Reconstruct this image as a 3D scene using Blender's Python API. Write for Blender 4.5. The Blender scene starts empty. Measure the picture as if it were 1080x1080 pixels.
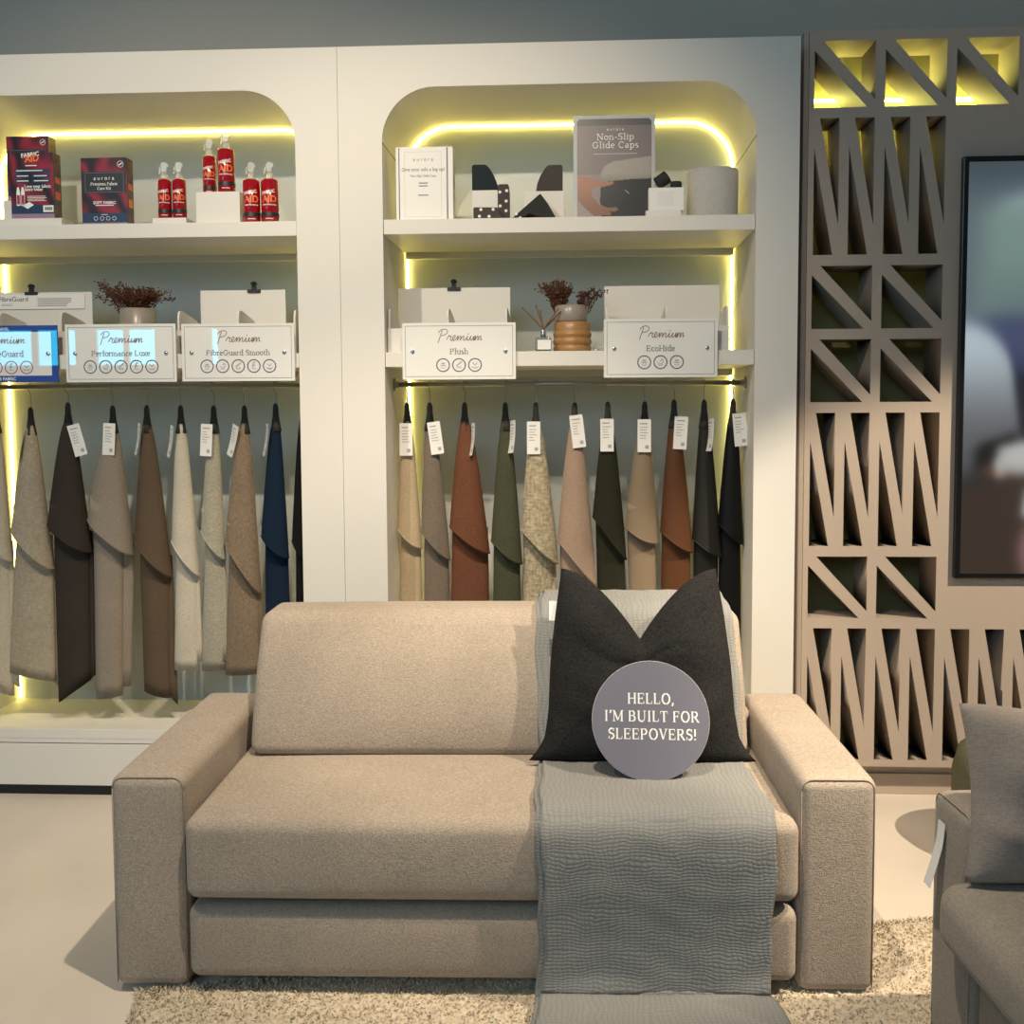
import bpy, bmesh, math, random
from mathutils import Vector, Matrix
from math import sin, cos, pi, radians, sqrt, atan2
random.seed(7)
SC = bpy.context.scene
COL = SC.collection

# ------------------------------------------------------------------ camera, world, lights, exposure
def lin(r, g, b):
    f = lambda v: (v / 255 / 12.92) if v / 255 <= 0.04045 else ((v / 255 + 0.055) / 1.055) ** 2.4
    return (f(r), f(g), f(b), 1.0)

YAW, PITCH, ROLL = -0.05354551, 0.06644421, -0.00508889
_f = Vector((sin(YAW) * cos(PITCH), cos(YAW) * cos(PITCH), -sin(PITCH)))
_r = Vector((cos(YAW), -sin(YAW), 0)); _u = _r.cross(_f)
_r2 = cos(ROLL) * _r + sin(ROLL) * _u; _u2 = -sin(ROLL) * _r + cos(ROLL) * _u
cam_d = bpy.data.cameras.new('camera'); cam = bpy.data.objects.new('camera', cam_d); COL.objects.link(cam)
cam.matrix_world = Matrix(((_r2.x, _u2.x, -_f.x, 0), (_r2.y, _u2.y, -_f.y, -4.08), (_r2.z, _u2.z, -_f.z, 1.6), (0, 0, 0, 1)))
cam_d.sensor_width = 36; cam_d.lens = 1100 / 1080 * 36
cam_d.shift_x = -0.00658; cam_d.shift_y = -0.0374; cam_d.clip_start = 0.05
SC.camera = cam

W = bpy.data.worlds.new('world'); SC.world = W; W.use_nodes = True
W.node_tree.nodes['Background'].inputs[0].default_value = (0.92, 0.97, 1.0, 1)
W.node_tree.nodes['Background'].inputs[1].default_value = 0.11
SC.view_settings.view_transform = 'Standard'; SC.view_settings.look = 'None'
SC.view_settings.exposure = 0.0; SC.view_settings.gamma = 1.0; SC.view_settings.use_curve_mapping = False

def spot(name, loc, tgt, watts, deg, col, blend=0.35, size=0.03):
    d = bpy.data.lights.new(name, 'SPOT'); d.energy = watts; d.spot_size = radians(deg); d.spot_blend = blend
    d.color = col; d.shadow_soft_size = size
    o = bpy.data.objects.new(name, d); COL.objects.link(o); o.location = loc
    o.rotation_euler = (Vector(tgt) - Vector(loc)).to_track_quat('-Z', 'Y').to_euler()
    return o
WARM = (1.0, 0.83, 0.61)
spot('assumed_spotlight', (-0.05, -2.15, 3.67), (-0.55, -1.05, 0.2), 330, 72, WARM, 0.55)  # these five spotlights are unseen, assumed from the shadows and pools of light
spot('assumed_spotlight', (2.0, -1.95, 3.67), (0.20, -0.85, 0.60), 430, 30, WARM, 0.5)
spot('assumed_spotlight', (-1.6, -2.3, 3.67), (-1.6, 0.1, 1.35), 190, 94, WARM, 0.9)
spot('assumed_spotlight', (-0.35, -2.3, 3.67), (-0.36, 0.1, 1.75), 150, 68, WARM, 0.85)
spot('assumed_spotlight', (2.7, -2.2, 3.67), (1.2, -0.2, 0.0), 740, 42, WARM, 0.35)
def area(name, loc, tgt, watts, sx, sy, col):
    d = bpy.data.lights.new(name, 'AREA'); d.energy = watts; d.shape = 'RECTANGLE'; d.size = sx; d.size_y = sy; d.color = col
    o = bpy.data.objects.new(name, d); COL.objects.link(o); o.location = loc
    o.rotation_euler = (Vector(tgt) - Vector(loc)).to_track_quat('-Z', 'Y').to_euler()
area('added_cool_fill', (-2.5, -8.7, 4.3), (-0.4, 0, 1.2), 130, 5.0, 2.2, (0.58, 0.83, 1.0))  # added cool fill above the front wall, for assumed daylight; no window there

# ------------------------------------------------------------------ materials
def mat(name, col, rough=0.6, spec=0.5, metal=0.0, emit=None, estr=0.0, trans=0.0, noise=None, bump=None, coat=0.0, ior=1.5):
    """noise=(scale, amount[, (sx,sy,sz)]) colour variation; bump=(scale, strength[, (sx,sy,sz)])"""
    m = bpy.data.materials.new(name); m.use_nodes = True; nt = m.node_tree; b = nt.nodes['Principled BSDF']
    c = lin(*col) if max(col[:3]) > 1.01 else tuple(col[:3]) + (1,)
    b.inputs['Base Color'].default_value = c; b.inputs['Roughness'].default_value = rough
    b.inputs['Specular IOR Level'].default_value = spec; b.inputs['Metallic'].default_value = metal
    b.inputs['IOR'].default_value = ior
    b.inputs['Transmission Weight'].default_value = trans; b.inputs['Coat Weight'].default_value = coat
    if emit: b.inputs['Emission Color'].default_value = lin(*emit); b.inputs['Emission Strength'].default_value = estr
    if noise or bump:
        tc = nt.nodes.new('ShaderNodeTexCoord')
        def nz(sc, st, detail=3):
            mp = nt.nodes.new('ShaderNodeMapping'); mp.inputs['Scale'].default_value = st
            nt.links.new(tc.outputs['Object'], mp.inputs['Vector'])
            n = nt.nodes.new('ShaderNodeTexNoise'); n.inputs['Scale'].default_value = sc; n.inputs['Detail'].default_value = detail
            nt.links.new(mp.outputs[0], n.inputs['Vector']); return n.outputs['Fac']
        if noise:
            f = nz(noise[0], noise[2] if len(noise) > 2 else (1, 1, 1))
            mr = nt.nodes.new('ShaderNodeMapRange'); mr.inputs['From Min'].default_value = 0.3; mr.inputs['From Max'].default_value = 0.7
            mr.inputs['To Min'].default_value = 1 - noise[1]; mr.inputs['To Max'].default_value = 1 + noise[1]
            nt.links.new(f, mr.inputs['Value'])
            mx = nt.nodes.new('ShaderNodeMix'); mx.data_type = 'RGBA'; mx.blend_type = 'MULTIPLY'; mx.inputs['Factor'].default_value = 1
            mx.inputs[6].default_value = c; nt.links.new(mr.outputs[0], mx.inputs[7]); nt.links.new(mx.outputs[2], b.inputs['Base Color'])
        if bump:
            f = nz(bump[0], bump[2] if len(bump) > 2 else (1, 1, 1), 2)
            bp = nt.nodes.new('ShaderNodeBump'); bp.inputs['Strength'].default_value = bump[1]; bp.inputs['Distance'].default_value = 0.004
            nt.links.new(f, bp.inputs['Height']); nt.links.new(bp.outputs[0], b.inputs['Normal'])
    return m

def fabric(name, col, amt=0.16, scale=420, weave=0.3, cross=True, rough=0.95, big=0.05):
    """woven cloth: stretched warp and weft threads plus soft blotches, with a matching bump"""
    m = bpy.data.materials.new(name); m.use_nodes = True; nt = m.node_tree; b = nt.nodes['Principled BSDF']
    L = nt.links.new; N = nt.nodes.new
    c = lin(*col) if max(col[:3]) > 1.01 else tuple(col[:3]) + (1,)
    b.inputs['Roughness'].default_value = rough; b.inputs['Specular IOR Level'].default_value = 0.2
    b.inputs['Sheen Weight'].default_value = 0.12 if max(c[:3]) > .15 else 0.0; b.inputs['Sheen Roughness'].default_value = 0.5
    tc = N('ShaderNodeTexCoord')
    def nz(st, sc):
        mp = N('ShaderNodeMapping'); mp.inputs['Scale'].default_value = st; L(tc.outputs['Object'], mp.inputs['Vector'])
        n = N('ShaderNodeTexNoise'); n.inputs['Scale'].default_value = sc; n.inputs['Detail'].default_value = 2; L(mp.outputs[0], n.inputs['Vector']); return n.outputs['Fac']
    a1 = nz((1, 1, 0.30), scale); a2 = nz((0.30, 0.30, 1), scale)
    ad = N('ShaderNodeMath'); ad.operation = 'ADD'; L(a1, ad.inputs[0]); L(a2, ad.inputs[1])
    a3 = nz((1, 1, 1), 6)
    mr = N('ShaderNodeMapRange'); mr.inputs['From Min'].default_value = 0.7; mr.inputs['From Max'].default_value = 1.3
    mr.inputs['To Min'].default_value = 1 - amt; mr.inputs['To Max'].default_value = 1 + amt; L(ad.outputs[0], mr.inputs['Value'])
    mr2 = N('ShaderNodeMapRange'); mr2.inputs['From Min'].default_value = 0.3; mr2.inputs['From Max'].default_value = 0.7
    mr2.inputs['To Min'].default_value = 1 - big; mr2.inputs['To Max'].default_value = 1 + big; L(a3, mr2.inputs['Value'])
    mu = N('ShaderNodeMath'); mu.operation = 'MULTIPLY'; L(mr.outputs[0], mu.inputs[0]); L(mr2.outputs[0], mu.inputs[1])
    mx = N('ShaderNodeMix'); mx.data_type = 'RGBA'; mx.blend_type = 'MULTIPLY'; mx.inputs['Factor'].default_value = 1
    mx.inputs[6].default_value = c; L(mu.outputs[0], mx.inputs[7]); L(mx.outputs[2], b.inputs['Base Color'])
    bp = N('ShaderNodeBump'); bp.inputs['Strength'].default_value = weave; bp.inputs['Distance'].default_value = 0.003
    L(ad.outputs[0], bp.inputs['Height']); L(bp.outputs[0], b.inputs['Normal'])
    return m

def muslin(name, col):
    m = bpy.data.materials.new(name); m.use_nodes = True; nt = m.node_tree; b = nt.nodes['Principled BSDF']
    L = nt.links.new; N = nt.nodes.new
    b.inputs['Base Color'].default_value = lin(*col); b.inputs['Roughness'].default_value = 0.95; b.inputs['Specular IOR Level'].default_value = 0.15
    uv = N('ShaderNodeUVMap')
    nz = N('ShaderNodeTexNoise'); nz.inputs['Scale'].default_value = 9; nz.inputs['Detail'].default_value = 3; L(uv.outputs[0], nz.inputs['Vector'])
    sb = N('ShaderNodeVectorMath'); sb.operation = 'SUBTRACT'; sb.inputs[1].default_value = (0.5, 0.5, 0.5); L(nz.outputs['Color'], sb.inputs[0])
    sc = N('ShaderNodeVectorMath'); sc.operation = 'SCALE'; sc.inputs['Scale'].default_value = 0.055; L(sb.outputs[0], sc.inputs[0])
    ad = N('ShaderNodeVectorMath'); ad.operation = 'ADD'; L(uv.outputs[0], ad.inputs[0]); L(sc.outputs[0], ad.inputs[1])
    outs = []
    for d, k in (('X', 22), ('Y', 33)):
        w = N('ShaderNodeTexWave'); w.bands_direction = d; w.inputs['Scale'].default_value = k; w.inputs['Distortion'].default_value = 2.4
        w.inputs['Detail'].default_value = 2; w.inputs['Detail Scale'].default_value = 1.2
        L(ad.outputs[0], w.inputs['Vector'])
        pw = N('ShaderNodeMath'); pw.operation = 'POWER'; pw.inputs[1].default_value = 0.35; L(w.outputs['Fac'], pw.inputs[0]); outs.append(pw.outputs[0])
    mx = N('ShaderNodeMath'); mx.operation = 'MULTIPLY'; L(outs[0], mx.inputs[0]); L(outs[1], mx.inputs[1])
    cr = N('ShaderNodeMapRange'); cr.inputs['To Min'].default_value = 0.84; cr.inputs['To Max'].default_value = 1.04; L(mx.outputs[0], cr.inputs['Value'])  # gauze stitch lines, with shade of the crinkle grooves put into the colour
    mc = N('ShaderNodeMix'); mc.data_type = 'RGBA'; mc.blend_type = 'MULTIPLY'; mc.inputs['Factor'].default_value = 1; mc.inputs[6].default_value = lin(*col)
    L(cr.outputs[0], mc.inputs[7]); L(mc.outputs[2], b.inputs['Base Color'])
    bp = N('ShaderNodeBump'); bp.inputs['Strength'].default_value = 0.3; bp.inputs['Distance'].default_value = 0.004
    L(mx.outputs[0], bp.inputs['Height']); L(bp.outputs[0], b.inputs['Normal'])
    return m

def vcol_mat(name, emit=0.0, rough=0.5):
    m = bpy.data.materials.new(name); m.use_nodes = True; nt = m.node_tree; b = nt.nodes['Principled BSDF']
    a = nt.nodes.new('ShaderNodeVertexColor'); a.layer_name = 'print'
    b.inputs['Roughness'].default_value = rough
    if emit:
        b.inputs['Base Color'].default_value = (0.01, 0.01, 0.01, 1)
        nt.links.new(a.outputs['Color'], b.inputs['Emission Color']); b.inputs['Emission Strength'].default_value = emit
    else: nt.links.new(a.outputs['Color'], b.inputs['Base Color'])
    return m

def satin_print(name):
    """the crimson satin folds printed on the care kit cartons"""
    m = bpy.data.materials.new(name); m.use_nodes = True; nt = m.node_tree; b = nt.nodes['Principled BSDF']
    L = nt.links.new; N = nt.nodes.new; tc = N('ShaderNodeTexCoord')
    mp = N('ShaderNodeMapping'); mp.inputs['Rotation'].default_value = (0, 0.6, 0); mp.inputs['Scale'].default_value = (1, 0.2, 1)
    L(tc.outputs['Object'], mp.inputs['Vector'])
    w = N('ShaderNodeTexWave'); w.inputs['Scale'].default_value = 3.2; w.inputs['Distortion'].default_value = 7; w.inputs['Detail'].default_value = 1; w.inputs['Detail Scale'].default_value = 2.0
    L(mp.outputs[0], w.inputs['Vector'])
    cr = N('ShaderNodeValToRGB'); e = cr.color_ramp.elements
    e[0].position = 0.05; e[0].color = lin(28, 12, 20); e[1].position = 0.95; e[1].color = lin(140, 26, 50)
    x = cr.color_ramp.elements.new(0.5); x.color = lin(96, 14, 32)
    L(w.outputs['Fac'], cr.inputs[0]); L(cr.outputs[0], b.inputs['Base Color']); b.inputs['Roughness'].default_value = 0.35
    return m

M = dict(
    white=mat('cream_laminate', (0.71, 0.69, 0.65), 0.55, 0.3),
    back=mat('back_panel_laminate', (0.53, 0.57, 0.59), 0.42, 0.5),
    black=mat('matt_black', (0.012, 0.012, 0.013), 0.6),
    dark=mat('dark_line', (0.03, 0.025, 0.02), 0.7),
    floor=mat('polished_concrete', (0.66, 0.60, 0.525), 0.32, 0.4, noise=(2.5, 0.06), bump=(30, 0.02)),
    wall=mat('dark_grey_green_paint', (0.44, 0.43, 0.39), 0.9, noise=(2, 0.04)),
    wallp=mat('pale_plaster', (0.6, 0.6, 0.58), 0.9),
    taupe=mat('taupe_lacquer', (0.44, 0.362, 0.30), 0.55, 0.35),
    olive=mat('lattice_backboard', (0.27, 0.25, 0.11), 0.7),
    ledc=mat('led_tape_bright', (1, 0.95, 0.6), 0.5, emit=(250, 246, 128), estr=48.0),
    led=mat('led_tape', (1, 0.9, 0.4), 0.5, emit=(255, 230, 118), estr=24.0),
    steel=mat('brushed_steel', (0.32, 0.31, 0.30), 0.3, metal=1.0),
    chrome=mat('chrome', (0.7, 0.7, 0.7), 0.15, metal=1.0),
    board=mat('white_acrylic', (0.78, 0.78, 0.76), 0.012, 0.5),
    boardblue=mat('blue_acrylic', (0.035, 0.085, 0.36), 0.012, 0.5),
    ink=mat('ink_dark', (0.05, 0.045, 0.06), 0.6), inkgrey=mat('ink_grey', (0.17, 0.16, 0.17), 0.6),
    inklight=mat('ink_pale', (0.38, 0.36, 0.36), 0.6),
    inkbrown=mat('ink_brown', (0.22, 0.12, 0.09), 0.6), inkpurple=mat('ink_purple', (0.07, 0.05, 0.14), 0.6),
    inkpink=mat('ink_pink', (0.35, 0.05, 0.22), 0.6),
    inkwhite=mat('ink_white', (0.85, 0.85, 0.83), 0.6), inkorange=mat('ink_orange', (0.85, 0.20, 0.06), 0.6),
    holder=mat('acrylic_holder', (0.50, 0.52, 0.54), 0.15, 0.5),
    paper=mat('white_paper', (0.80, 0.79, 0.77), 0.7),
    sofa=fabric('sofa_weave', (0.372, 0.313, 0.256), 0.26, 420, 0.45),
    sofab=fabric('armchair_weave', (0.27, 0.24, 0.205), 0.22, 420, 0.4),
    piping=mat('sofa_piping', (0.33, 0.27, 0.22), 0.9),
    linen_black=fabric('black_linen', (0.017, 0.017, 0.0175), 0.5, 330, 0.45),
    cushion_taupe=fabric('taupe_cushion_cloth', (0.27, 0.235, 0.21), 0.12, 260, 0.4),
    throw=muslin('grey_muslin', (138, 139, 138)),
    disc=mat('slate_blue_board', (0.155, 0.155, 0.20), 0.45, 0.4), discedge=mat('pale_board_edge', (0.6, 0.58, 0.55), 0.6),
    wood=mat('honey_wood', (0.38, 0.20, 0.075), 0.35, noise=(12, 0.12, (1, 1, 5))),
    clay=mat('grey_ceramic', (0.30, 0.26, 0.225), 0.3, noise=(20, 0.08)),
    twig=mat('dried_flowers', (0.10, 0.035, 0.015), 0.9, noise=(60, 0.35)), reed=mat('reed_sticks', (0.22, 0.10, 0.04), 0.8),
    bottle=mat('red_liquid', (0.30, 0.003, 0.010), 0.12, 0.5, coat=0.4), clear=mat('clear_plastic', (0.85, 0.83, 0.78), 0.15, 0.5, trans=0.65),
    label=mat('dark_label', (0.02, 0.018, 0.02), 0.4), crimson=mat('crimson', (0.35, 0.02, 0.05), 0.4),
    glass=mat('smoky_glass', (0.55, 0.55, 0.52), 0.05, trans=0.9), satin=satin_print('crimson_satin_print'),
    navy=mat('navy_print', (0.012, 0.035, 0.085), 0.4), mauve=mat('mauve_print', (0.30, 0.19, 0.28), 0.4), sidep=mat('carton_side', (0.10, 0.045, 0.035), 0.4, noise=(25, 0.6)),
    rug=mat('shag_rug', (0.60, 0.52, 0.405), 1.0, 0.1, noise=(60, 0.16)),
    felt=mat('charcoal_felt', (0.022, 0.022, 0.022), 0.9), feltnavy=mat('dark_teal_felt', (0.008, 0.016, 0.02), 0.9), feltbrown=mat('brown_felt', (0.06, 0.05, 0.045), 0.9),
    drum=fabric('drum_cloth', (0.52, 0.50, 0.47), 0.08, 260, 0.2), sage=fabric('sage_cloth', (0.12, 0.12, 0.075), 0.1, 200, 0.3),
    poster=vcol_mat('poster_print', 0, 0.35), screen=vcol_mat('screen_picture', 1.12, 0.2), bezel=mat('screen_bezel', (0.006, 0.006, 0.007), 0.25),
    pane=mat('window_daylight', (0.5, 0.8, 1), 0.3, emit=(60, 215, 255), estr=15.0),
)

# ------------------------------------------------------------------ mesh helpers
class MB:
    def __init__(s): s.v = []; s.f = []; s.mi = []; s.cur = 0
    def box(s, x0, x1, y0, y1, z0, z1):
        n = len(s.v); s.v += [(x, y, z) for z in (z0, z1) for y in (y0, y1) for x in (x0, x1)]
        for q in ((0, 2, 3, 1), (4, 5, 7, 6), (0, 1, 5, 4), (1, 3, 7, 5), (3, 2, 6, 7), (2, 0, 4, 6)): s.f.append([n + i for i in q]); s.mi.append(s.cur)
        return s
    def poly(s, pts):
        n = len(s.v); s.v += [tuple(p) for p in pts]; s.f.append(list(range(n, n + len(pts)))); s.mi.append(s.cur); return s
    def prism(s, pts, y0, y1):
        """pts in xz, counter-clockwise seen from -y, extruded along y"""
        n = len(s.v); k = len(pts)
        s.v += [(p[0], y0, p[1]) for p in pts] + [(p[0], y1, p[1]) for p in pts]
        s.f.append(list(range(n, n + k))); s.mi.append(s.cur); s.f.append(list(range(n + 2 * k - 1, n + k - 1, -1))); s.mi.append(s.cur)
        for i in range(k): j = (i + 1) % k; s.f.append([n + i, n + k + i, n + k + j, n + j]); s.mi.append(s.cur)
        return s
    def rings(s, rings, cap0=True, cap1=True, closed=True):
        n = len(s.v); k = len(rings[0])
        for r in rings: s.v += [tuple(p) for p in r]
        for a in range(len(rings) - 1):
            for i in range(k if closed else k - 1):
                j = (i + 1) % k
                s.f.append([n + a * k + i, n + a * k + j, n + (a + 1) * k + j, n + (a + 1) * k + i]); s.mi.append(s.cur)
        if cap0: s.f.append([n + i for i in range(k)][::-1]); s.mi.append(s.cur)
        if cap1: s.f.append([n + (len(rings) - 1) * k + i for i in range(k)]); s.mi.append(s.cur)
        return s
    def lathe(s, prof, cx=0, cy=0, n=28, cap0=True, cap1=True):
        return s.rings([[(cx + r * cos(2 * pi * i / n), cy + r * sin(2 * pi * i / n), z) for i in range(n)] for r, z in prof], cap0, cap1)
    def tube(s, pts, r, n=8, closed=False):
        P = [Vector(p) for p in pts]; R = []; up = None
        for i, p in enumerate(P):
            a = P[(i - 1) % len(P)] if (closed or i > 0) else p; b = P[(i + 1) % len(P)] if (closed or i < len(P) - 1) else p
            t = (b - a).normalized()
            if up is None: up = Vector((0, 0, 1)) if abs(t.z) < 0.9 else Vector((1, 0, 0))
            u = (up - t * up.dot(t)).normalized(); w = t.cross(u); up = u
            rr = r[i] if isinstance(r, (list, tuple)) else r
            R.append([p + u * rr * cos(2 * pi * k / n) + w * rr * sin(2 * pi * k / n) for k in range(n)])
        if closed: R.append(R[0])
        return s.rings(R, not closed, not closed)
    def ribbon(s, pts, w, y=0.0, wide=None):
        """flat stroke in the xz plane facing -y"""
        P = [Vector((p[0], p[1])) for p in pts]; L = []; Rr = []
        for i, p in enumerate(P):
            a = P[max(0, i - 1)]; b = P[min(len(P) - 1, i + 1)]; t = (b - a)
            if t.length < 1e-9: t = Vector((1, 0))
            t.normalize(); nn = Vector((-t.y, t.x)) * w / 2
            L.append(p + nn); Rr.append(p - nn)
        n = len(s.v)
        for l, r in zip(L, Rr): s.v += [(l.x, y, l.y), (r.x, y, r.y)]
        for i in range(len(P) - 1): s.f.append([n + 2 * i, n + 2 * i + 1, n + 2 * i + 3, n + 2 * i + 2]); s.mi.append(s.cur)
        return s
    def disc(s, cx, cz, r, y, n=28, r0=None):
        if r0 is None: return s.poly([(cx + r * cos(2 * pi * i / n), y, cz + r * sin(2 * pi * i / n)) for i in range(n)])
        return s.ribbon([(cx + r0 * cos(2 * pi * i / n), cz + r0 * sin(2 * pi * i / n)) for i in range(n + 1)], r, y)
    def xform(s, fn, start=0):
        s.v[start:] = [tuple(fn(*p)) for p in s.v[start:]]; return s
    def build(s, name, mats, parent=None, smooth=False, bevel=0, loc=None, rot=None):
        me = bpy.data.meshes.new(name); me.from_pydata(s.v, [], s.f)
        for m in (mats if isinstance(mats, (list, tuple)) else [mats]): me.materials.append(m)
        for p, i in zip(me.polygons, s.mi): p.material_index = i; p.use_smooth = smooth
        me.update()
        return obj(name, me, parent, bevel, loc, rot)
def obj(name, me, parent=None, bevel=0, loc=None, rot=None):
    o = bpy.data.objects.new(name, me); COL.objects.link(o)
    if parent: o.parent = parent
    if loc: o.location = loc
    if rot: o.rotation_euler = rot
    if bevel:
        b = o.modifiers.new('bevel', 'BEVEL'); b.width = bevel; b.segments = 2; b.limit_method = 'ANGLE'
    return o
def thing(name, label, cat, loc=(0, 0, 0), rot=(0, 0, 0), group=None):
    o = bpy.data.objects.new(name, None); COL.objects.link(o); o.location = loc; o.rotation_euler = rot; o.empty_display_size = 0.05
    return tag(o, label, cat, group)
def tag(o, label, cat, group=None):
    o['label'] = label; o['category'] = cat
    if group: o['group'] = group
    return o
def struct(o): o['kind'] = 'structure'; return o

def plate(outer, holes, depth):
    """outline with holes in xz (seen from -y), extruded from y=0 to y=depth"""
    cu = bpy.data.curves.new('outline', 'CURVE'); cu.dimensions = '2D'; cu.fill_mode = 'BOTH'; cu.extrude = depth / 2
    for pts in [outer] + holes:
        sp = cu.splines.new('POLY'); sp.points.add(len(pts) - 1); sp.use_cyclic_u = True
        for i, p in enumerate(pts): sp.points[i].co = (p[0], p[1], 0, 1)
    o = bpy.data.objects.new('outline', cu); COL.objects.link(o); bpy.context.view_layer.update()
    me = bpy.data.meshes.new_from_object(o.evaluated_get(bpy.context.evaluated_depsgraph_get()))
    bpy.data.objects.remove(o); bpy.data.curves.remove(cu)
    for v in me.vertices: x, y, z = v.co; v.co = (x, depth / 2 - z, y)
    me.materials.clear(); me.update(); return me
def arc(cx, cz, rx, rz, a0, a1, n=14):
    return [(cx + rx * cos(radians(a0 + (a1 - a0) * i / n)), cz + rz * sin(radians(a0 + (a1 - a0) * i / n))) for i in range(n + 1)]
def plate_obj(name, outer, holes, depth, m, parent=None, loc=None, bevel=0):
    me = plate(outer, holes, depth); me.materials.append(m); return obj(name, me, parent, bevel, loc)

def rbox(x0, x1, y0, y1, z0, z1, r, puff=(0, 0, 0), k=4, mid=6, fn=None):
    """soft box: rounded edges, faces puffed outwards by puff[axis]"""
    c = [(x0 + x1) / 2, (y0 + y1) / 2, (z0 + z1) / 2]; h = [(x1 - x0) / 2, (y1 - y0) / 2, (z1 - z0) / 2]
    r = min(r, *[q * 0.98 for q in h])
    def ax(hh):
        e = [-hh + r * (1 - cos(pi / 2 * i / k) if False else (i / k)) for i in range(k + 1)]
        inner = hh - r; m_ = [-inner + 2 * inner * i / mid for i in range(1, mid)]
        return e + m_ + [-t for t in e[::-1]]
    A = [ax(q) for q in h]; V = {}; verts = []; faces = []
    def vid(p):
        key = tuple(round(t, 6) for t in p)
        if key not in V:
            q = Vector(p); inn = Vector([max(-h[i] + r, min(h[i] - r, p[i])) for i in range(3)]); d = q - inn
            if d.length > 1e-9:
                # spread the rounding evenly over the quarter circle
                a = [abs(d[i]) / r for i in range(3)]; d = Vector([math.copysign(math.tan(a[i] * pi / 4), d[i]) for i in range(3)]); mx = max(abs(t) for t in d)
                q = inn + d.normalized() * r
            u = [q[i] / h[i] for i in range(3)]
            for i in range(3):
                j, l = (i + 1) % 3, (i + 2) % 3
                if puff[i]: q[i] += puff[i] * u[i] * max(0, 1 - abs(u[j]) ** 2.5) * max(0, 1 - abs(u[l]) ** 2.5)
            w = (q[0] + c[0], q[1] + c[1], q[2] + c[2])
            if fn: w = fn(*w)
            V[key] = len(verts); verts.append(w)
        return V[key]
    for i in range(3):
        j, l = (i + 1) % 3, (i + 2) % 3
        for sgn in (-1, 1):
            for a in range(len(A[j]) - 1):
                for b in range(len(A[l]) - 1):
                    q = []
                    for (aa, bb) in ((a, b), (a + 1, b), (a + 1, b + 1), (a, b + 1)):
                        p = [0, 0, 0]; p[i] = sgn * h[i]; p[j] = A[j][aa]; p[l] = A[l][bb]; q.append(vid(p))
                    faces.append(q if sgn > 0 else q[::-1])
    m = MB(); m.v = verts; m.f = faces; m.mi = [0] * len(faces); return m

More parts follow.
